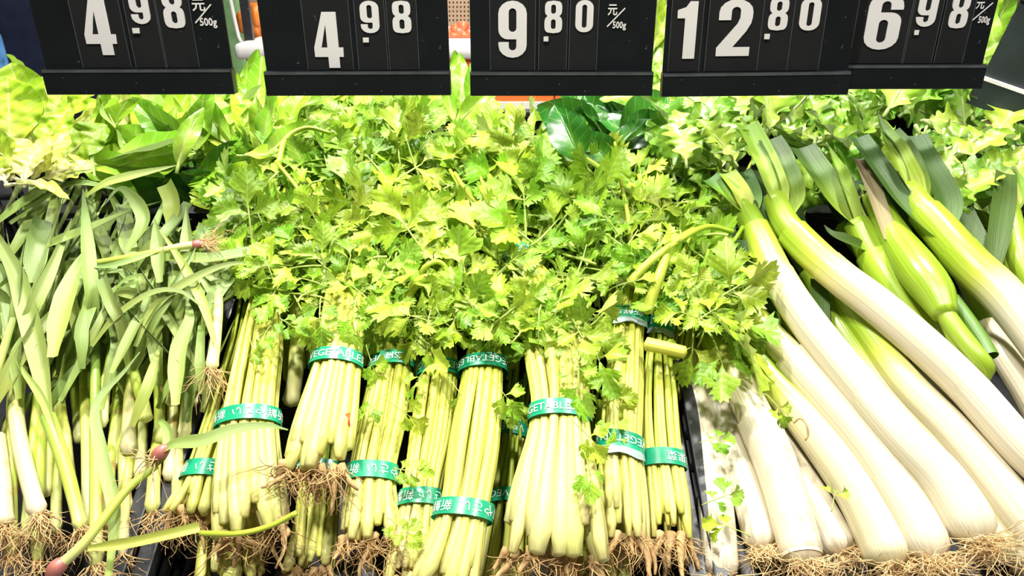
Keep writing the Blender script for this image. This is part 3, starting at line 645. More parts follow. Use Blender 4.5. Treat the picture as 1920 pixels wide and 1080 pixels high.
    # roots: several tap roots with fine strands
    if roots:
        mb = MB(); d0 = -t[0]
        for k in range(int(7*roots)):
            a = (k+.5)/(7*roots)*2-1; p0 = C[0]+lat[0]*a*Wd[0]*.44+n[0]*g.uniform(-.3, .25)*T[0]+t[0]*.006
            L = g.uniform(.02, .055); d = unit(d0+lat[0]*(a*.25+g.normal()*.2)-EN*.15)
            p = [p0]
            for q_ in range(5): d = unit(d+lat[0]*g.normal()*.25+EN*g.normal()*.15); p.append(p[-1]+d*L/5)
            tube(mb, np.array(p), np.linspace(.0052, .0016, 6)*g.uniform(.7, 1.2), 7, g=.5)
            roots_mesh(mb, p0-t[0]*.006, d0, int(11*roots), .05, .75, .0007, g, curl=.55)
        part('roots', mb, M['root_brown'], root)
    BUNCH.append(dict(root=root, C=C, neck=neck, nodes=nodes, count=0, tips=tips, g=g))
    return root
celery('celery bunch low at the left end, half under its neighbour, white roots over garlic', [(352, 965, -.012, 105), (376, 886, -.005, 62), (412, 770, 0, 60), (450, 650, 0, 60), (470, 560, 0, 60), (490, 470, 0, 120)], [(1, 14.0, True, False)], 9, 5, .05, 1)
celery('tall celery bunch with a garlic leaf lying across it, beside the garlic', [(470, 1000, .012, 160), (464, 900, .022, 140), (467, 780, .028, 112), (486, 650, .03, 92), (498, 538, .03, 58), (520, 450, .03, 120), (540, 370, .03, 180)], [(2, 13.2, True, False), (4, 4.5, True, False)], 13, 7, .0, 2)
celery('short celery bunch piled on top with brown roots hanging over its neighbours', [(588, 885, .045, 138), (608, 790, .052, 124), (632, 672, .055, 92), (646, 560, .055, 84), (652, 458, .05, 46), (640, 380, .05, 140), (620, 290, .05, 220)], [(2, 5.6, False, False), (4, 9.5, True, False)], 13, 7, .05, 3, 1.3)
celery('celery bunch with two tapes between the piled bunch and its right neighbour', [(690, 1015, .012, 128), (697, 886, .02, 92), (716, 790, .022, 92), (734, 685, .024, 78), (742, 600, .022, 60), (745, 500, .03, 120), (730, 400, .04, 200)], [(1, 14.0, True, False), (3, 2.4, True, False)], 11, 7, .05, 4)
celery('narrow celery bunch tucked against the left of its twin with flowing stems', [(770, 1095, .006, 110), (788, 934, .014, 74), (808, 810, .018, 80), (822, 697, .022, 72), (828, 610, .022, 56), (830, 500, .03, 120), (820, 420, .04, 180)], [(1, 14.4, True, False), (3, 2.8, True, False)], 10, 6, .05, 5)
celery('celery bunch with crossed thin stems and a slanting lower tape', [(830, 1105, .02, 160), (868, 965, .034, 106), (890, 830, .036, 110), (906, 688, .036, 84), (905, 610, .034, 64), (890, 500, .04, 130), (860, 420, .04, 200)], [(1, 14.0, True, False), (3, 6.0, True, False)], 13, 7, .05, 6)
celery('thin dark celery bunch deep in the gap beside the widest bunch', [(950, 940, -.05, 60), (958, 880, -.05, 52), (965, 805, -.045, 44), (975, 700, -.04, 44), (980, 600, -.03, 60), (980, 520, -.02, 80)], [(2, 4.0, True, False)], 8, 3, .35, 7, 0)
celery('widest celery bunch fanned out at the front centre with one tape showing in full', [(1036, 1045, .03, 222), (1042, 920, .042, 172), (1050, 779, .05, 112), (1044, 665, .052, 128), (1022, 570, .055, 100), (970, 474, .055, 52), (900, 400, .055, 150), (860, 320, .05, 240)], [(2, 7.4, False, False), (5, 4.0, False, False)], 14, 9, -.03, 8, 1.2, nacross=9.5)
celery('upright celery bunch with pale tape edges right of the widest bunch', [(1172, 1010, .012, 96), (1166, 900, .022, 92), (1163, 838, .026, 82), (1170, 720, .03, 76), (1182, 588, .036, 60), (1200, 480, .04, 110), (1190, 380, .05, 160), (1180, 300, .05, 200)], [(2, 5.5, True, True), (4, 16.0, True, True)], 11, 6, .05, 9)
celery('rightmost celery bunch against the black crate wall', [(1258, 1010, -.005, 86), (1252, 930, 0, 84), (1244, 866, .004, 76), (1236, 740, .008, 70), (1239, 611, .015, 44), (1270, 520, .03, 100), (1300, 450, .035, 150), (1310, 390, .04, 180)], [(2, 18.8, True, False), (4, 1.6, True, True)], 10, 6, .18, 10)
celery('celery bunch mostly hidden by leaves with a scrap of tape beside the leeks', [(1262, 760, -.05, 60), (1275, 680, -.03, 55), (1290, 600, .0, 46), (1320, 520, .03, 100), (1340, 450, .04, 140)], [(2, 9.0, False, False)], 8, 4, .3, 11, 0)
for k, (lab, nd) in enumerate([('celery bunch buried under the roots of the piled bunch', [(575, 1075, -.035, 110), (590, 980, -.035, 90), (600, 880, -.035, 80), (610, 780, -.035, 70), (620, 680, -.03, 70)]), ('celery bunch in the dark below the widest bunch, bottom edge', [(935, 1120, -.03, 120), (945, 1030, -.03, 100), (955, 940, -.035, 80), (965, 860, -.04, 70), (970, 780, -.04, 60)]), ('celery bunch showing pale ends beneath the upright bunch', [(1120, 1090, -.035, 120), (1125, 1000, -.035, 100), (1130, 900, -.035, 80), (1130, 800, -.035, 70), (1130, 700, -.03, 60)]), ('celery bunch low in the front left corner under the taped ends', [(430, 1100, -.035, 130), (430, 1010, -.035, 110), (430, 900, -.035, 90), (440, 800, -.035, 70), (450, 700, -.03, 60)])]):
    celery(lab, nd, [(2, 3.0, True, False)], 9, 4, .1, 40+k)
# lower layer whose leaves fill the heap
for k, (x, dx, y0) in enumerate([(560, -20, 560), (690, 10, 540), (800, 0, 560), (930, 0, 560), (1060, 30, 520), (1160, 40, 480), (1330, 10, 480)]):
    celery(['celery bunch lying behind the tall bunch near the garlic, only leaves showing', 'celery bunch behind the piled short bunch, only leaves showing', 'celery bunch behind the narrow twin bunches, only leaves showing',
            'celery bunch left of the widest bunch at the back, only leaves showing', 'celery bunch behind the widest bunch, arching thin stems at its top', 'celery bunch at the back below the 9.80 sign, pale serrated leaves', 'celery bunch at the back right spilling leaves toward the leeks'][k],
           [(x, y0+150, -.06, 62), (x+dx*.3, y0+50, -.04, 58), (x+dx*.6, y0-80, -.01, 60), (x+dx, y0-180, .02, 110), (x+dx*1.3, y0-270, .03, 170)], [(1, 3.0, True, False)], 7, 4, .3, 20+k, 0)

# leaves of the celery, each hung on the nearest bunch
def inside(x, y, poly):
    c = False; j = len(poly)-1
    for i in range(len(poly)):
        xi, yi = poly[i]; xj, yj = poly[j]
        if (yi > y) != (yj > y) and x < (xj-xi)*(y-yi)/(yj-yi)+xi: c = not c
        j = i
    return c
CANOPY = [(500, 340), (530, 265), (560, 225), (690, 205), (790, 225), (860, 262), (960, 270), (1050, 300), (1130, 330), (1240, 340), (1300, 385), (1350, 450), (1350, 560), (1345, 610), (1300, 600), (1275, 540), (1230, 500), (1135, 495), (1100, 515), (960, 515), (940, 555), (800, 560), (740, 530), (690, 540), (600, 520), (560, 510), (480, 495), (450, 440)]
def near_bunch(p):
    best = None; bd = 1e9
    for b in BUNCH:
        d = np.min(np.linalg.norm(b['C'][b['neck']:]-p, axis=1))
        if b['count'] > 280: continue
        if d < bd: bd = d; best = b
    return best
def put_leaf(px, py, h, ang, s, tilt=(0, 0), meshes=CLEAF, nm='leaf', b=None, g=rng):
    p = P(px, py, h); b = b or near_bunch(p); b['count'] += 1
    d = CR*math.sin(ang)+ET*math.cos(ang); d = unit(d+EN*tilt[0]); nrm = unit(EN+CR*tilt[1]+np.array([0, -1, 0])*g.uniform(-.2, .5)+g.normal(size=3)*.22)
    o = link(nm, meshes[int(g.integers(0, len(meshes)))], b['root'], mat4=leaf_matrix(p-np.array(b['root'].location), d, nrm, s)); return o
gl = np.random.default_rng(77)
for layer, (cnt, h0, h1, sc) in enumerate([(220, -.035, .005, .10), (230, .005, .045, .095), (260, .03, .085, .09)]):
    k = 0
    while k < cnt:
        x = gl.uniform(410, 1400); y = gl.uniform(175, 650)
        if not inside(x, y, CANOPY): continue
        if layer and math.sin(x*.045+1.3*math.sin(y*.03))*math.sin(y*.05+x*.012+1) < gl.uniform(-1.2, -.1)+layer*.12-.12: continue
        k += 1
        out = (x-930)/480
        put_leaf(x, y+14, gl.uniform(h0, h1), gl.normal()*.75+out*.8, sc*gl.uniform(.65, 1.3), (gl.normal()*.6, gl.normal()*.75), g=gl)
# sprigs low on the stalks
for (x, y, h, a, s) in [(740, 760, .06, 2.2, .05), (715, 745, .06, -2.4, .045), (865, 600, .07, 3.4, .08), (905, 610, .075, 2.7, .075), (815, 640, .06, -2.2, .07), (600, 600, .09, 3.0, .065), (665, 600, .09, 3.2, .06), (760, 610, .06, 2.8, .06), (720, 620, .06, 3.6, .06), (1010, 600, .09, 3.2, .08), (1075, 600, .09, 2.9, .085), (1110, 640, .09, 3.0, .085), (1085, 690, .09, 3.3, .07), (960, 580, .09, -2.4, .075), (1050, 560, .09, 3.4, .08),
                        (1085, 800, .085, 2.3, .05), (1100, 860, .085, 2.8, .05), (1140, 720, .05, 2.7, .06), (1150, 770, .05, 3.2, .05), (1340, 640, .05, 3.0, .09), (1370, 600, .05, 2.4, .085), (1300, 620, .05, 3.3, .085), (1350, 560, .06, 2.2, .085), (1385, 480, .06, 2.3, .075), (930, 720, .07, 2.5, .055), (945, 760, .05, 2.2, .05), (750, 880, .05, 1.9, .045), (740, 980, .04, 2.3, .05), (500, 620, .07, 3.4, .045), (470, 640, .07, 2.8, .04), (530, 600, .07, 2.3, .05), (555, 560, .07, 2.6, .075), (520, 540, .07, 3.3, .07), (690, 660, .06, 2.8, .05), (800, 690, .05, -2.5, .05), (850, 720, .05, 2.5, .05), (450, 500, .05, -2.0, .07), (420, 450, .05, -2.2, .07)]:
    put_leaf(x, y-(28 if y < 660 and 560 < x < 960 else 0), h, a, s*.82, (gl.normal()*.2, gl.normal()*.3), g=gl)
# leaves round the necks of the front bunches
for (x0, x1, y0, y1, c) in [(600, 700, 490, 590, 16), (700, 780, 520, 600, 12), (780, 850, 560, 640, 13), (850, 955, 540, 640, 18), (950, 1120, 530, 650, 26), (1120, 1215, 450, 545, 14), (1230, 1370, 480, 640, 16), (470, 590, 480, 560, 14)]:
    for k in range(c):
        put_leaf(gl.uniform(x0, x1), gl.uniform(y0, y1), gl.uniform(.05, .085), gl.normal()*1.1, .07*gl.uniform(.7, 1.2), (gl.normal()*.5, gl.normal()*.7), g=gl)
# long bent stems among the leaves
def bent(label, pts, r0, r1, g0=.5, g1=.9, cat='celery', m='stalk'):
    q = spline([P(*p) for p in pts], 28); mb = MB(); tube(mb, q, np.linspace(r0, r1, 28), 12, ribs=.05, g=np.linspace(g0, g1, 28))
    if label:
        o = link('cut_celery_stick', mb.mesh('cut_celery_stick', q[0], [M[m]]), loc=tuple(q[0])); return tag(o, label, cat)
    b = min(BUNCH, key=lambda b: np.min(np.linalg.norm(b['C']-q[0], axis=1))); part('stem', mb, M[m], b['root'])
bent(None, [(760, 580, .05), (770, 545, .07), (800, 522, .085), (835, 535, .08), (862, 580, .06)], .0065, .005)
bent(None, [(785, 520, .07), (800, 498, .085), (825, 492, .085), (850, 520, .07)], .0035, .003)
bent(None, [(1212, 585, .06), (1235, 520, .085), (1260, 460, .09), (1300, 430, .085)], .0075, .004)
bent(None, [(1180, 530, .08), (1225, 485, .095), (1290, 440, .09), (1330, 425, .08), (1375, 435, .07)], .0055, .003)
bent('cut celery stalk sticking out sideways over the rightmost bunch', [(1212, 645, .055), (1245, 652, .058), (1284, 661, .06)], .0085, .0075, .35, .45)
bent(None, [(375, 1000, .03), (450, 1000, .035), (510, 985, .04), (555, 962, .05)], .003, .003, .6, .7)
bent(None, [(520, 320, .07), (535, 262, .085), (575, 240, .09), (620, 250, .085)], .0045, .003)
bent(None, [(930, 283, .08), (1000, 282, .085), (1080, 290, .08), (1150, 330, .075)], .004, .003)

# ------------------------------------------------------------------ leeks
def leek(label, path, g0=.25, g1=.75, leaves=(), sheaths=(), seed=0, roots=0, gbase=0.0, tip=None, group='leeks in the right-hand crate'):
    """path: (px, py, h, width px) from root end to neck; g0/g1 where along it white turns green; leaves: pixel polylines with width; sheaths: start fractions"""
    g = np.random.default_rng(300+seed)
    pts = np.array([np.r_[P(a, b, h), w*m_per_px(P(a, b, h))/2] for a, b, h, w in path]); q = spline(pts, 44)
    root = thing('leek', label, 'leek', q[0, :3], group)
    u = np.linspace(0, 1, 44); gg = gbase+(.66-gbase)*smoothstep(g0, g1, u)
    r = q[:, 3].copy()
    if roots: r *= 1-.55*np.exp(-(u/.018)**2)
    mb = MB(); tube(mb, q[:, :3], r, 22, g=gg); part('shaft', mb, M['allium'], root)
    for s0 in sheaths:                                          # an outer leaf base ending in a slanting collar
        k = int(s0*43); L = q[:k+1]; seg = 22
        mb = MB(); rr_ = L[:, 3]*1.055+.0005; tube(mb, L[max(0, k-22):, :3], rr_[max(0, k-22):]*np.linspace(.88, 1.06, len(rr_[max(0, k-22):])), seg, g=np.clip(gg[max(0, k-22):k+1]-.05, 0, 1), caps=False)
        part('sheath', mb, M['allium'], root)
    for lf in leaves:
        pl = lf['p']; wpx = lf.get('w', 40); n = 26
        c = spline([np.r_[P(a, b, h), 0] for a, b, h in pl], n)[:, :3]; m = m_per_px(c[n//2]); uu = np.linspace(0, 1, n)
        taper = np.ones(n) if lf.get('cut') else np.clip((1-uu)/.45, .04, 1)**.8
        wd = wpx*m*(.62+.38*smoothstep(0, .25, uu))*taper
        fold = lf.get('fold', .5)*np.linspace(1.5, .7, n)
        mb = MB(); ribbon(mb, c, wd, fold=fold, twist=lf.get('tw', 0.0), g=np.clip(np.linspace(lf.get('g0', .25), lf.get('g1', .9), n), 0, 1), roll=lf.get('roll', 0.0), cols=9)
        part('leaf', mb, M['blade'], root)
    if roots:
        mb = MB(); d = unit(q[0, :3]-q[2, :3]); nb = int(60*roots)
        roots_mesh(mb, q[0, :3]+d*.001, d, nb, .06, 1.1, .0006, g, curl=.75)
        for k in range(int(16*roots)):
            a = g.uniform(0, 2*math.pi); lat = unit(np.cross(d, EN)); pb = q[0, :3]+lat*math.cos(a)*q[0, 3]*.6+EN*abs(math.sin(a))*q[0, 3]*.7
            roots_mesh(mb, pb, unit(d*.6+lat*math.cos(a)*.5+EN*.35), 4, .055, .7, .0006, g, curl=.8)
        part('roots', mb, M['root_pale'], root)
    if tip:
        pass
    return root
H1 = .02
leek('white leek right against the black crate wall', [(1352, 1085, -.035, 68), (1345, 980, -.035, 66), (1334, 880, -.035, 62), (1316, 780, -.035, 52), (1298, 680, -.03, 42), (1288, 620, -.03, 36)], .6, 1.1, seed=1, roots=.5)
leek('slim white leek second from the black crate wall', [(1428, 1030, -.03, 62), (1412, 960, -.03, 62), (1382, 870, -.03, 60), (1346, 760, -.03, 50), (1315, 680, -.03, 42), (1296, 620, -.03, 38)], .55, 1.0, seed=2, roots=.8)
leek('white leek whose green neck tucks under celery leaves, third from the crate wall', [(1508, 1058, -.01, 80), (1487, 980, -.01, 80), (1452, 865, -.005, 74), (1398, 745, 0, 64), (1353, 665, 0, 54), (1325, 610, 0, 48)], .5, 1.0, sheaths=(.55,), seed=3, roots=.8)
leek('white leek half hidden in the gap behind the third leek', [(1580, 1040, -.04, 72), (1520, 930, -.04, 68), (1465, 840, -.04, 60), (1420, 760, -.04, 52), (1385, 700, -.04, 45)], .7, 1.2, seed=4, roots=.8)
leek('yellowish green-shouldered leek with a curled brown scrap on it', [(1680, 1062, -.012, 106), (1652, 1000, -.01, 98), (1602, 911, -.005, 86), (1512, 790, 0, 72), (1447, 715, 0, 62), (1405, 660, 0, 54), (1370, 600, 0, 48)], .42, .78, seed=5, roots=1, gbase=.10)
leek('long leek with leaf shadows on its lime green upper half', [(1752, 1050, .012, 86), (1720, 980, .014, 84), (1668, 895, .016, 78), (1608, 812, .018, 72), (1500, 690, .02, 62), (1425, 610, .02, 54), (1375, 540, .015, 48), (1340, 480, .01, 40)], .45, .85, sheaths=(.6,), seed=6, roots=1)
leek('big white leek with pale jointed neck and blue-grey leaf tips, longest from bottom right', [(1836, 1018, .03, 96), (1808, 962, .034, 92), (1762, 893, .038, 84), (1687, 815, .042, 78), (1592, 702, .046, 70), (1515, 605, .05, 62), (1462, 525, .054, 56), (1420, 440, .056, 52), (1392, 388, .056, 46)], .52, .9, sheaths=(.76, .93), seed=7, roots=1.1,
     leaves=[dict(p=[(1398, 400, .06), (1365, 365, .07), (1330, 335, .075)], w=44, cut=1, g0=.0, g1=.7), dict(p=[(1398, 395, .065), (1385, 360, .075), (1362, 325, .08)], w=36, cut=1, g0=0, g1=.5), dict(p=[(1402, 410, .05), (1412, 370, .06), (1400, 335, .07), (1392, 322, .07)], w=30, cut=1, g0=.3, g1=.9), dict(p=[(1440, 470, .045), (1440, 420, .055), (1425, 385, .06), (1418, 375, .06)], w=42, g0=.5, g1=1, cut=1)])
leek('long leek crossing over the others with a white lower half and two wide leaves', [(2125, 1030, .03, 84), (2060, 968, .042, 82), (1990, 905, .055, 78), (1920, 845, .06, 74), (1818, 730, .066, 72), (1740, 655, .07, 68), (1647, 575, .072, 64), (1575, 520, .074, 58), (1513, 465, .076, 56), (1474, 420, .078, 50), (1452, 372, .08, 42)], .58, .88, sheaths=(.78, .9), seed=8, roots=.8,
     leaves=[dict(p=[(1462, 395, .08), (1448, 350, .085), (1425, 290, .095), (1398, 235, .10)], w=46, g0=.1, g1=.45, cut=1, fold=.6), dict(p=[(1472, 405, .078), (1482, 360, .085), (1464, 300, .095), (1442, 262, .10)], w=48, g0=.3, g1=.9, cut=1, fold=.35), dict(p=[(1500, 470, .06), (1478, 450, .06), (1462, 425, .065)], w=22, g0=.6, g1=1)])
leek('leek forking into a broad dark leaf and a thin bright one', [(2040, 1050, .0, 78), (1960, 950, .012, 74), (1880, 850, .016, 72), (1770, 712, .02, 68), (1725, 620, .03, 66), (1690, 565, .04, 62), (1655, 510, .05, 58), (1628, 460, .056, 54), (1606, 420, .06, 48)], .38, .68, sheaths=(.9,), seed=9, roots=.8,
     leaves=[dict(p=[(1612, 428, .06), (1570, 385, .07), (1540, 340, .08), (1500, 278, .09)], w=58, g0=.1, g1=.9, cut=1, fold=.5), dict(p=[(1606, 420, .066), (1590, 370, .078), (1572, 320, .088), (1553, 272, .09)], w=24, g0=.2, g1=.5, fold=.9), dict(p=[(1625, 470, .06), (1590, 455, .07), (1560, 440, .075), (1545, 422, .075)], w=28, g0=.6, g1=1)])
leek('leek with a bright lime stripe under the crossing leek', [(2030, 1105, .01, 84), (1985, 1050, .02, 82), (1915, 965, .026, 80), (1858, 892, .03, 76), (1790, 812, .034, 68), (1702, 722, .036, 62), (1640, 640, .036, 56), (1590, 570, .034, 50), (1550, 500, .03, 44)], .42, .8, seed=10)
leek('pale leek in the middle whose lower end runs under the biggest white leek', [(1905, 1045, -.005, 80), (1850, 990, 0, 80), (1792, 902, .004, 74), (1738, 830, .008, 72), (1660, 735, .012, 66), (1598, 650, .014, 60), (1555, 580, .012, 54), (1520, 515, .01, 46)], .42, .75, seed=11, roots=.8, gbase=.12)
leek('upside-down leek with a torn papery collar and two cut green tubes', [(1640, 370, .07, 44), (1676, 440, .078, 56), (1720, 505, .084, 74), (1752, 548, .086, 70), (1772, 590, .086, 46)], -.5, .2, seed=12, gbase=.40,
     leaves=[dict(p=[(1650, 390, .075), (1640, 340, .082), (1612, 298, .085)], w=40, g0=.5, g1=1, cut=1), dict(p=[(1700, 460, .075), (1672, 400, .085), (1650, 350, .085)], w=34, g0=.7, g1=1, cut=1)])
root12 = [o for o in COL.objects if o.get('label', '').startswith('upside-down')][0]
for nm, pl, w, gv in (('green_tube', [(1766, 580, .085), (1798, 625, .085), (1832, 668, .083), (1848, 690, .078), (1850, 715, .07)], 34, .66), ('green_tube', [(1785, 560, .08), (1815, 600, .08), (1842, 640, .08), (1858, 668, .08)], 26, .84)):
    q = spline([P(*p) for p in pl], 20); mb = MB(); rr_ = np.full(20, w/2*m_per_px(q[0])); rr_[-4:] *= [.95, .8, .5, .3] if gv < .7 else [1, 1, 1, 1]
    tube(mb, q, rr_, 16, g=gv, caps=gv < .7); part(nm, mb, M['allium'], root12)
leek('big leek at the right edge with many dark leaves fanning to the left', [(2230, 1010, .03, 86), (2140, 895, .05, 84), (2060, 790, .07, 80), (1985, 690, .085, 76), (1920, 602, .09, 72), (1872, 545, .094, 70), (1818, 495, .096, 66), (1770, 440, .098, 62), (1730, 395, .10, 54), (1702, 355, .10, 44)], .52, .75, sheaths=(.78, .92), seed=13, roots=.8,
     leaves=[dict(p=[(1790, 470, .095), (1735, 425, .10), (1690, 380, .105), (1655, 330, .11), (1606, 258, .115)], w=46, g0=.6, g1=1, fold=.5, cut=1), dict(p=[(1722, 385, .10), (1695, 330, .112), (1668, 270, .12), (1646, 214, .125)], w=44, g0=.15, g1=.8, fold=.7), dict(p=[(1726, 385, .10), (1712, 320, .11), (1690, 275, .12), (1668, 248, .12)], w=36, g0=.3, g1=.95, fold=.6, cut=1), dict(p=[(1775, 430, .09), (1772, 370, .10), (1740, 310, .11), (1712, 255, .115)], w=50, g0=.6, g1=1, fold=.3, cut=1), dict(p=[(1840, 480, .075), (1812, 420, .08), (1790, 370, .085)], w=46, g0=.6, g1=1, fold=.3, cut=1)])
leek('thin leek at the far right edge with a brown papery tip', [(2180, 960, .01, 54), (2090, 810, .03, 52), (1990, 640, .06, 50), (1950, 560, .07, 46), (1915, 490, .08, 44), (1900, 430, .085, 40), (1890, 380, .09, 34)], .2, .65, seed=14, gbase=.05, roots=.6, leaves=[dict(p=[(1895, 395, .09), (1885, 350, .095), (1875, 325, .10)], w=36, g0=.0, g1=.3, cut=1), dict(p=[(1900, 400, .09), (1912, 340, .1), (1905, 320, .1)], w=22, g0=.2, g1=.5)])
leek('white leek behind the cut green tubes at the right edge', [(2110, 1060, .0, 64), (2050, 955, .01, 62), (1990, 850, .02, 60), (1930, 740, .022, 56), (1885, 670, .024, 50), (1850, 610, .02, 44)], .8, 1.4, seed=15, roots=.6)
leek('pale leek showing in the bottom right corner', [(1990, 1090, .0, 80), (1930, 1040, 0, 80), (1870, 960, 0, 74), (1810, 880, 0, 66)], .9, 1.5, seed=16, roots=.6)
leek('pale translucent leek deep between two long leeks below the leafy end', [(1580, 740, -.01, 40), (1520, 660, -.01, 56), (1478, 590, -.01, 56), (1455, 560, -.012, 50)], -.3, .5, seed=17, gbase=.34, leaves=[dict(p=[(1540, 640, .03), (1538, 580, .04), (1536, 525, .045)], w=34, g0=.75, g1=.8, cut=1, fold=.1)])
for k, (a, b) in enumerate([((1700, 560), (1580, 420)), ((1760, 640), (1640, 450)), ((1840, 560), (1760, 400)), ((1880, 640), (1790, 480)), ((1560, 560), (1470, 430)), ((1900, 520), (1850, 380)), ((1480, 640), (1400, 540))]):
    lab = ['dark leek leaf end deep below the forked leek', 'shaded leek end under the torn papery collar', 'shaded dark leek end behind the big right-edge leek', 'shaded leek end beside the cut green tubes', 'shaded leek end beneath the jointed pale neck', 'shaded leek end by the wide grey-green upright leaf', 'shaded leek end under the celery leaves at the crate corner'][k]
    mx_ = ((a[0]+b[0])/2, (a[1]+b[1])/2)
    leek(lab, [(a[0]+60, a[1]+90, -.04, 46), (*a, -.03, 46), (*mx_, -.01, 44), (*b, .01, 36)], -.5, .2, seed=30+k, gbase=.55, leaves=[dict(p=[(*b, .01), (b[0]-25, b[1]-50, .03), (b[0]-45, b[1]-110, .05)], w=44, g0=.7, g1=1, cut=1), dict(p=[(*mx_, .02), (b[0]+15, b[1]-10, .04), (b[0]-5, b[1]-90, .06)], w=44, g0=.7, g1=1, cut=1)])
M['dry'] = plant('dry_leaf', [(0, srgb(190, 178, 130)), (1, srgb(140, 128, 92))], .7, .1, (90, 2.0, .3), .1)
q = spline([P(1668, 450, .085), P(1650, 400, .095), P(1632, 350, .10), P(1612, 300, .10)], 20); mb = MB(); ribbon(mb, q, np.linspace(30, 36, 20)*m_per_px(q[0]), g=np.linspace(0, 1, 20), fold=.5, cols=7)
tag(link('dry_leek_leaf', mb.mesh('dry_leek_leaf', q[0], [M['dry']]), loc=tuple(q[0])), 'withered brown leek leaf among the dark leek leaves', 'leek leaf')
q = spline([P(1862, 515, .09), P(1872, 440, .10), P(1882, 370, .105), P(1885, 325, .105)], 20); mb = MB(); ribbon(mb, q, np.interp(np.linspace(0, 3, 20), [0, 1, 2, 3], [18, 42, 46, 40])*m_per_px(q[0]), g=.75, fold=.2, cols=7)
tag(link('leek_leaf_blade', mb.mesh('leek_leaf_blade', q[0], [M['blade']]), loc=tuple(q[0])), 'wide grey-green leek leaf standing upright near the right edge', 'leek leaf')

# ------------------------------------------------------------------ green garlic
GG = 'green garlic plants in the left crate'
def gleaf(root, pts, w, g0=.3, g1=1, cut=False, fold=.45, tw=0.0, roll=0.0, n=22):
    c = spline([P(*p) for p in pts], n); m = m_per_px(c[n//2]); u = np.linspace(0, 1, n)
    wd = w*m*(.5+.5*smoothstep(0, .3, u))*(np.ones(n) if cut else np.clip((1-u)/.5, .05, 1)**.75)
    mb = MB(); ribbon(mb, c, wd, fold=fold, twist=tw, g=np.linspace(g0, g1, n), roll=roll, cols=7); return part('leaf', mb, M['garlic_leaf'], root)
def garlic(label, path, leaves=(), seed=0, roots=.6, bulb=None, g0=.0, g1=1.0, w=(20, 17)):
    g = np.random.default_rng(600+seed); q = spline([P(*p) for p in path], 26); m = m_per_px(q[8]); u = np.linspace(0, 1, 26)
    root = thing('green_garlic', label, 'green garlic', q[0], GG)
    r = np.interp(u, [0, 1], w)/2*m; r = r*(1+.25*np.exp(-(u/.06)**2))
    r[0] *= .6
    mb = MB(); tube(mb, q, r, 14, g=np.clip(g0+(g1-g0)*u, 0, 1)); part('stem', mb, M['garlic'], root)
    if bulb:
        d = unit(q[1]-q[0]); mb = MB(); k = np.linspace(0, 1, 12); tube(mb, q[0]+d*(k[:, None]*.022-.006), bulb*np.sin(math.pi*(.06+.88*k))**.7, 14, g=0); part('bulb', mb, M['bulb'], root)
    if roots:
        mb = MB(); d = unit(q[0]-q[2]); roots_mesh(mb, q[0], d, int(42*roots), .05, .65, .00065, g, curl=.35); part('roots', mb, M['root'], root)
    for lf in leaves: gleaf(root, *lf[:2], **(lf[2] if len(lf) > 2 else {}))
    return root
garlic('white-shanked garlic plant near the left edge with a spray of pale roots', [(72, 965, .03), (50, 885, .035), (34, 812, .035), (30, 756, .03), (38, 690, .03)], [([(38, 700, .03), (60, 620, .04), (100, 540, .05), (120, 470, .05)], 34), ([(36, 720, .03), (30, 620, .05), (10, 520, .06), (-20, 440, .06)], 30)], 1, 1.4, g0=0, g1=.45, w=(30, 28))
garlic('thick garlic plant leaning left whose wide leaf climbs to the left edge', [(152, 990, .04), (128, 893, .045), (104, 820, .05), (90, 782, .05)], [([(92, 790, .05), (78, 690, .06), (57, 600, .07), (33, 517, .075), (0, 455, .08), (-30, 400, .08)], 36, dict(g0=.4)), ([(110, 830, .055), (80, 750, .06), (40, 690, .065), (24, 655, .065)], 14, dict(g0=.1, g1=.4))], 2, .6, g0=.35, g1=.85, w=(22, 30))
garlic('brown-skinned garlic plant cut off by the left edge', [(6, 985, .03), (2, 900, .035), (-8, 820, .035)], [], 3, 1.4, g0=.1, g1=.2, w=(34, 34))
garlic('purple-tipped garlic plant lying diagonally across the bottom left corner', [(98, 1072, .075), (149, 1027, .08), (187, 982, .082), (238, 918, .082), (292, 873, .08)], [([(165, 1030, .082), (240, 1022, .088), (320, 1005, .09), (375, 992, .088)], 22, dict(g0=0, g1=.1, fold=.8, cut=True)), ([(292, 875, .08), (312, 850, .085), (316, 812, .085), (300, 790, .08), (288, 810, .075)], 20, dict(g0=.2, g1=.6))], 4, .3, .0078, .25, .75, (20, 16))
garlic('small purple bulb with its leaf lying across the tall celery bunch', [(293, 855, .09), (304, 846, .092), (314, 838, .092)], [([(300, 848, .093), (330, 832, .1), (383, 826, .105), (440, 806, .105), (500, 798, .1), (540, 806, .095)], 27, dict(g0=.5, g1=.9, fold=.3))], 5, .5, .0072, .5, .9, (12, 12))
garlic('yellowed garlic plant hanging upside down with its round root tuft beside the celery', [(396, 692, .055), (404, 640, .06), (410, 567, .06), (405, 530, .055)], [([(406, 545, .055), (398, 480, .06), (380, 430, .06)], 20)], 6, 1.1, None, .15, .4, (22, 15))
garlic('garlic plant lying level across the leaves, its roots touching the celery leaves', [(378, 457, .085), (335, 463, .088), (267, 478, .088), (175, 494, .08)], [([(300, 470, .09), (240, 492, .092), (200, 500, .09), (160, 500, .085)], 16, dict(g0=.4))], 7, 1.2, .006, .25, .75, (14, 12))
garlic('thin garlic plant standing just left of the tall celery bunch', [(545, 760, -.02), (555, 690, 0), (556, 610, .01), (552, 560, .01)], [], 8, 0, g0=.2, g1=.7, w=(30, 26))
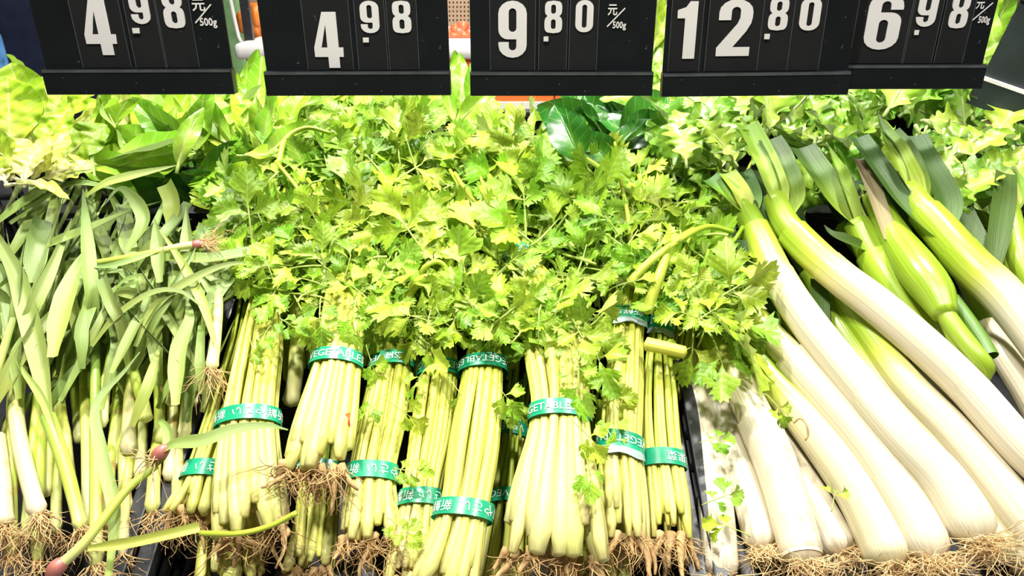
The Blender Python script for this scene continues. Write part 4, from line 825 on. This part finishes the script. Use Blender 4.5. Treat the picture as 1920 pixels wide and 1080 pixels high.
# the rows standing in the crate
gs = np.random.default_rng(21)
ORD = ['first', 'second', 'third', 'fourth', 'fifth', 'sixth', 'seventh', 'eighth', 'ninth', 'tenth', 'eleventh', 'twelfth', 'thirteenth', 'fourteenth']
STEMS = [(20, 930), (50, 1000), (85, 930), (105, 1000), (130, 900), (165, 985), (172, 890), (200, 985), (212, 880), (235, 960), (240, 850), (262, 900), (285, 960), (300, 830), (318, 900), (335, 980), (345, 820), (362, 760), (60, 880), (10, 860), (150, 830), (190, 800), (320, 760), (275, 790), (230, 1040), (70, 1050), (180, 1060), (20, 1040)]
for k, (x, y) in enumerate(STEMS):
    lean = gs.normal()*18+8; top = gs.uniform(560, 690); h = gs.uniform(-.03, .025); xm = x+lean*.5; xt = x+lean
    hh = h+.01
    lv = []
    for j in range(int(gs.integers(4, 7))):
        ty = gs.uniform(350, 500) if x < 200 else gs.uniform(435, 540); dx = gs.normal()*60+(j-1.5)*22+ (35 if x < 200 else 5); w = gs.uniform(18, 32); hp = h+gs.uniform(.02, .06)
        if gs.random() < .08:    # bends over and hangs back
            bx = xt+dx*.9; by = gs.uniform(470, 560)
            lv.append(([(xt, top+20, hh), (xt+dx*.4, top-60, hp+.015), (bx, by, hp+.03), (bx+gs.choice([-1, 1])*gs.uniform(40, 70), by+gs.uniform(0, 50), hp+.02), (bx+gs.choice([-1, 1])*gs.uniform(60, 100), by+gs.uniform(60, 140), hp)], w*.8, dict(tw=gs.normal()*.5)))
        else:
            lv.append(([(xt, top+20, hh), (xt+dx*.35, top-70, hp), (xt+dx*.8, (top+ty)/2-30, hp+.015), (xt+dx*1.25, ty, hp+.01)], w, dict(tw=gs.normal()*.7, roll=gs.normal()*.35, cut=gs.random() < .15)))
    row = lambda yy: 0 if yy > 940 else 1 if yy > 850 else 2
    rank = sorted(xx for xx, yy in STEMS if row(yy) == row(y)).index(x)
    lab = '%s garlic stem from the left, %s' % (ORD[rank], ['rooted end in the front row', 'middle row of the crate', 'back row of the crate'][row(y)])
    garlic(lab, [(x, y, h), (x+lean*.25, y-(y-top)*.35, h+.01), (xm, (y+top)/2, h+.01), (xt, top, hh)], lv, 30+k, .7 if y > 940 else 0, None, gs.uniform(.08, .4), gs.uniform(.7, 1), (gs.uniform(17, 26), gs.uniform(15, 19)))
# long single leaves laid over the top of the heap
first = [o for o in COL.objects if o.get('label', '').startswith('white-shanked')][0]
OVER = [([(173, 650, .07), (213, 600, .085), (262, 562, .095), (305, 545, .098), (345, 550, .095), (382, 580, .085)], 17, .9), ([(255, 650, .07), (285, 585, .085), (333, 540, .095), (417, 499, .10), (495, 490, .095)], 18, .9), ([(402, 640, .075), (385, 580, .085), (360, 525, .09), (330, 475, .09), (300, 430, .085)], 18, .6), ([(100, 670, .07), (118, 580, .08), (142, 510, .085), (172, 455, .09)], 38, .6), ([(66, 530, .07), (68, 470, .08), (76, 410, .085)], 38, 1), ([(60, 470, .07), (150, 440, .08), (240, 400, .085), (310, 375, .085)], 34, .9), ([(-20, 430, .06), (60, 370, .075), (130, 330, .085), (172, 318, .09)], 22, .9), ([(20, 420, .06), (90, 370, .07), (150, 345, .075), (235, 360, .075)], 22, 1), ([(320, 420, .07), (325, 380, .085), (312, 345, .095)], 34, .3), ([(240, 470, .08), (270, 410, .09), (230, 355, .095), (195, 385, .09)], 26, .9), ([(160, 370, .075), (200, 345, .085), (250, 330, .09), (330, 310, .095)], 20, .9), ([(178, 330, .08), (172, 290, .09), (155, 240, .095)], 8, .9), ([(300, 530, .08), (296, 470, .09), (290, 410, .09)], 24, .9), ([(355, 520, .07), (352, 450, .08), (350, 385, .09)], 26, .9), ([(400, 560, .06), (385, 500, .07), (390, 440, .075)], 24, .9), ([(430, 560, .05), (440, 510, .06), (450, 480, .065)], 26, .9), ([(210, 700, .075), (250, 620, .08), (270, 580, .08), (290, 520, .08)], 22, .8), ([(205, 1080, .06), (215, 960, .07), (190, 850, .075), (180, 760, .078), (230, 700, .08), (262, 660, .085)], 24, .9), ([(330, 760, .06), (335, 660, .07), (355, 600, .075), (350, 560, .07)], 30, .8), ([(260, 640, .06), (262, 560, .07), (280, 500, .08)], 26, .7)]
for k, (pl, w, ge) in enumerate(OVER):
    q = P(*pl[0]); r_ = near = None
    best = min((o for o in COL.objects if o.name.startswith('green_garlic') and o.parent is None), key=lambda o: (Vector(q)-o.location).length)
    gleaf(best, pl, w, g0=max(0, ge-.5), g1=ge, fold=.4, tw=float(gs.normal()*.4), n=30, cut=(k in (8, 4)))

GAR = [o for o in COL.objects if o.name.startswith('green_garlic') and o.parent is None]
for k in range(95):                                    # strap leaves of the standing plants, streaming up and to the right
    x = gs.uniform(-40, 395); y = gs.uniform(470, 800); ln = gs.uniform(130, 270); a = math.radians(gs.normal()*15+(20 if x < 260 else -2)); h = gs.uniform(.0, .062); bow = gs.normal()*16
    tx = x+math.sin(a)*ln; ty = max(y-math.cos(a)*ln, 345 if tx < 230 else 425)
    mx_, my = (x+tx)/2+bow, (y+ty)/2
    pl = [(x, y, h-.012), ((x+mx_)/2, (y+my)/2, h), (mx_, my, h+.008), ((tx+mx_)/2, (ty+my)/2, h+.008), (tx, ty, h+gs.uniform(-.02, .01))]
    q = P(*pl[0]); best = min(GAR, key=lambda o: (Vector(q)-o.location).length)
    gleaf(best, pl, gs.uniform(16, 31), g0=gs.uniform(.1, .5), g1=gs.uniform(.5, 1), fold=gs.uniform(.2, .6), tw=float(gs.normal()*.5), roll=float(gs.normal()*.35), n=20, cut=gs.random() < .2)

# ------------------------------------------------------------------ rear row: lettuce, flat leaves, spinach, mustard greens
gr = np.random.default_rng(5)
SMOOTH = [grid_leaf(gr, ovate(gr.uniform(.7, 1.0), gr.uniform(.13, .19)), fold=gr.uniform(.3, 1.1), curl=gr.uniform(-.2, .5), ruf=gr.uniform(.01, .04), ruff_n=2, mat_='smooth_leaf', side=gr.normal()*.15) for _ in range(8)]
DARK = [grid_leaf(gr, ovate(gr.uniform(.75, 1.0), gr.uniform(.26, .34)), fold=gr.uniform(.3, .9), curl=gr.uniform(.1, .6), ruf=.03, ruff_n=2, mat_='dark_leaf', side=gr.normal()*.15) for _ in range(6)]
MUST = [grid_leaf(gr, ovate(gr.uniform(.85, 1.3), gr.uniform(.30, .38)), nv=46, fold=gr.uniform(.1, .5), curl=gr.uniform(.0, .5), ruf=gr.uniform(.03, .08), ruff_n=3, lobes=(gr.uniform(4.5, 6.5), gr.uniform(.35, .55), gr.uniform(0, 3)), mat_='mustard_leaf', side=gr.normal()*.12) for _ in range(10)]
LETT = [grid_leaf(gr, ovate(1.35, gr.uniform(.30, .38)), nv=40, nu=12, fold=gr.uniform(.1, .5), curl=gr.uniform(.0, .4), ruf=gr.uniform(.03, .05), ruff_n=3.2, mat_='lettuce_leaf', rib=.03, crinkle=.022) for _ in range(5)]
NAPA = [grid_leaf(gr, ovate(1.2, gr.uniform(.32, .40)), nv=40, nu=12, fold=gr.uniform(.1, .4), curl=gr.uniform(.3, .6), ruf=gr.uniform(.03, .05), ruff_n=4, mat_='napa_leaf', rib=.045, crinkle=.024) for _ in range(4)]
TOCAM = np.array([0, -1.0, 0])
def rear(name, label, cat, px, py, h, leaves, meshes, group):
    """leaves: (px, py, h, image angle in degrees from up, clockwise; size px; facing 0 = up .. 1 = towards shopper)"""
    r0 = Q(px, py, h); root = thing(name, label, cat, r0, group)
    for (x, y, hh, a, s, f) in leaves:
        p = Q(x, y, hh); a = math.radians(a); sz = s*m_per_px(p)
        up = np.array([0, .45, .9]); d = unit(CR*math.sin(a)+up*math.cos(a)+gr.normal(size=3)*.08)
        nrm = np.array([0, 0, 1.0])*(1-f)+TOCAM*f+gr.normal(size=3)*.22
        link('leaf', meshes[int(gr.integers(0, len(meshes)))], root, mat4=leaf_matrix(p-np.array(root.location), d, nrm, sz))
    return root
def spread(n, cx, cy_, rx, ry, h, a0, da, s0, s1, f0=.2, f1=.8):
    return [(cx+gr.uniform(-1, 1)*rx, cy_+gr.uniform(-1, 1)*ry, gr.uniform(*h), a0+gr.normal()*da, gr.uniform(s0, s1), gr.uniform(f0, f1)) for _ in range(n)]
RG = 'leafy greens in the rear crates'
rear('lettuce_head', 'light green crinkled lettuce standing tall at the left edge', 'lettuce', 60, 300, .0,
     [(95, 270, .03, -28, 190, .6), (60, 280, .05, -14, 170, .8), (40, 250, .06, -30, 120, .8), (110, 260, .04, 20, 110, .6), (20, 290, .05, -10, 150, .8), (80, 300, .06, 10, 110, .9), (-10, 270, .03, -20, 130, .7), (90, 240, .03, 8, 110, .7), (50, 320, .07, -50, 110, .7), (110, 310, .06, 40, 110, .8)], LETT, RG)
rear('napa_cabbage', 'pale yellow napa cabbage in the corner below the tall lettuce', 'cabbage', 40, 330, .02, [(30, 335, .06, -60, 110, .5), (60, 338, .06, 30, 100, .5), (10, 340, .06, -20, 100, .6), (45, 340, .07, 0, 95, .7), (80, 335, .05, 60, 90, .5), (-20, 340, .06, 10, 110, .6), (20, 345, .08, 80, 90, .3)], NAPA, RG)
rear('napa_cabbage', 'pale cabbage with white ribs lying under the first price sign', 'cabbage', 240, 260, .02, [(250, 262, .05, -55, 120, .6), (245, 258, .06, -70, 130, .5), (240, 250, .06, -40, 120, .7), (235, 235, .05, -80, 120, .4), (255, 240, .04, -20, 90, .7), (200, 240, .05, -60, 90, .6)], NAPA, RG)
def greens(label, cx, cy_, n, rx, ry, a0, da, s0, s1, meshes, nm='leafy_green_bunch', cat='leafy greens', h=(.0, .06), f0=.2, f1=.9):
    return rear(nm, label, cat, cx, cy_+30, 0, spread(n, cx, cy_, rx, ry, h, a0, da, s0, s1, f0, f1), meshes, RG)
greens('flat-leaved green bunch with long leaves along the crate front, left', 180, 300, 16, 60, 22, 70, 35, 120, 165, SMOOTH)
greens('flat-leaved green bunch in the middle of the rear left crate', 300, 275, 24, 60, 40, -30, 70, 90, 140, SMOOTH)
greens('flat-leaved green bunch under the right end of the first sign', 390, 245, 24, 60, 35, 20, 70, 90, 130, SMOOTH)
greens('flat-leaved green bunch hanging over the crate rim by the celery', 400, 288, 20, 60, 20, -60, 70, 100, 140, SMOOTH)
greens('flat-leaved green bunch beside the celery leaf heap', 495, 255, 22, 40, 50, 5, 45, 90, 140, SMOOTH)
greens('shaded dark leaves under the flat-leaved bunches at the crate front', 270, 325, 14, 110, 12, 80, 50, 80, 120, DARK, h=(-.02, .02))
greens('flat-leaved bunch rising in the first gap between signs', 470, 225, 18, 45, 20, 0, 50, 60, 100, SMOOTH, h=(.0, .04))
greens('flat-leaved bunch behind the celery under the second sign', 600, 215, 14, 70, 22, 0, 45, 80, 110, SMOOTH)
greens('upright pointed leaves in the gap left of the 9.80 sign', 866, 225, 12, 22, 14, 2, 22, 90, 125, SMOOTH)
greens('flat-leaved bunch behind the celery under the second sign at its right end', 760, 215, 14, 60, 22, 10, 45, 80, 110, SMOOTH)
greens('small pale leaf cluster at the orange panel under the 9.80 sign', 1000, 262, 8, 40, 8, 10, 50, 40, 60, SMOOTH)
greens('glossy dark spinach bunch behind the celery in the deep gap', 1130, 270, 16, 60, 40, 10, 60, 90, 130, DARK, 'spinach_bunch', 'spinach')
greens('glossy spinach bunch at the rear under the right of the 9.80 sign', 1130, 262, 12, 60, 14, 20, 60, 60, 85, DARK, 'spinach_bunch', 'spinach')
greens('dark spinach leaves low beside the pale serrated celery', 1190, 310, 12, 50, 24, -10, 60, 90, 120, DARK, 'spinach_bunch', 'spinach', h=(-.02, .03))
MG = [('jagged mustard green bunch left of the leek tips', 1270, 270, 20, 45, 60, -10, 60), ('jagged mustard green bunch under the left of the 12.80 sign', 1330, 215, 20, 60, 30, 0, 60), ('jagged mustard green bunch under the middle of the 12.80 sign', 1430, 210, 20, 70, 26, 10, 60), ('jagged mustard green bunch above the crossing leek leaves', 1500, 240, 20, 70, 26, 30, 60), ('jagged mustard green bunch where two signs meet', 1590, 210, 20, 60, 28, 0, 60),
      ('jagged mustard green bunch under the 6.98 sign', 1690, 205, 20, 60, 28, 10, 60), ('jagged mustard green bunch with a pale leaf poking out at the right', 1800, 205, 18, 60, 28, 40, 50), ('dark hanging mustard green bunch at the right edge above the leeks', 1810, 290, 24, 50, 50, 160, 50), ('mustard green bunch drooping right of the dark leek leaves', 1770, 260, 18, 50, 40, 120, 60), ('mustard green bunch in the far right corner', 1890, 290, 16, 40, 50, 200, 60), ('low mustard green bunch between celery and leek tips', 1330, 300, 18, 50, 30, -30, 60), ('mustard green bunch behind the leek tips', 1600, 275, 18, 80, 25, 0, 70)]
for lab, cx, cy_, n, rx, ry, a0, da in MG: greens(lab, cx, cy_, n, rx, ry, a0, da, 90, 145, MUST, 'mustard_green_bunch', 'mustard greens', h=(.0, .07), f0=-.1, f1=.7)
greens('shaded mustard green bunch in the gap between the leek necks', 1580, 350, 20, 110, 22, 0, 60, 80, 110, MUST, 'mustard_green_bunch', 'mustard greens', h=(-.03, .02))
# taller greens behind the signs, seen through the gaps
for lab, px, py, n in (('stacked pale greens behind the gap right of the 9.80 sign', 1232, 120, 16), ('stacked pale greens behind the right end of the 6.98 sign', 1862, 110, 14)):
    p = V(px, py, 1.55); root = thing('leafy_green_bunch', lab, 'leafy greens', p-[0, 0, .1], RG)
    for k in range(n):
        q = V(px+gr.normal()*10, py+gr.uniform(-70, 80), 1.52+gr.uniform(0, .12)); d = unit(np.array([gr.normal()*.4, .1, 1.0])); link('leaf', SMOOTH[k % 8], root, mat4=leaf_matrix(q-np.array(root.location), d, TOCAM+gr.normal(size=3)*.3, .10))
# tape seen on the rear cabbage, scraps on the leeks
for lab, px, py, h, a, s in (('torn celery leaf lying low on the leek beside the crate wall', 1337, 938, .0, 1.2, .045), ('small celery leaf on the white leek higher by the crate wall', 1328, 826, .0, 1.4, .035), ('wilted celery leaf near the roots of the second leek', 1388, 996, .0, -1.1, .04), ('round green leaf scrap between two white leeks', 1562, 945, .04, .4, .03), ('tiny celery sprig on the lime-shouldered leek', 1445, 748, .05, 2.6, .035)):
    p = P(px, py, h+.02); d = CR*math.sin(a)+ET*math.cos(a); o = link('loose_leaf', CLEAF[int(gr.integers(0, 14))], mat4=leaf_matrix(p, d, EN+gr.normal(size=3)*.15, s)); tag(o, lab, 'leaf', 'loose leaves on the leeks')
q = spline([P(1488, 793, .05), P(1500, 784, .055), P(1512, 796, .055), P(1515, 815, .05), P(1510, 825, .05)], 16); mb = MB(); tube(mb, q, .0012, 6); tag(link('dry_scrap', mb.mesh('dry_scrap', q[0], [M['root_brown']]), loc=tuple(q[0])), 'curled dry brown scrap on the yellowish leek', 'scrap')
q = spline([P(652, 775, .075), P(654, 785, .08), P(655, 800, .075)], 10); mb = MB(); ribbon(mb, q, np.array([6, 9, 10, 8, 5, 3, 3, 4, 4, 3])*m_per_px(q[0]), g=0, fold=.4); tag(link('red_scrap', mb.mesh('red_scrap', q[0], [M['scrap_red']]), loc=tuple(q[0])), 'orange-red scrap on the edge of the piled celery bunch', 'scrap')
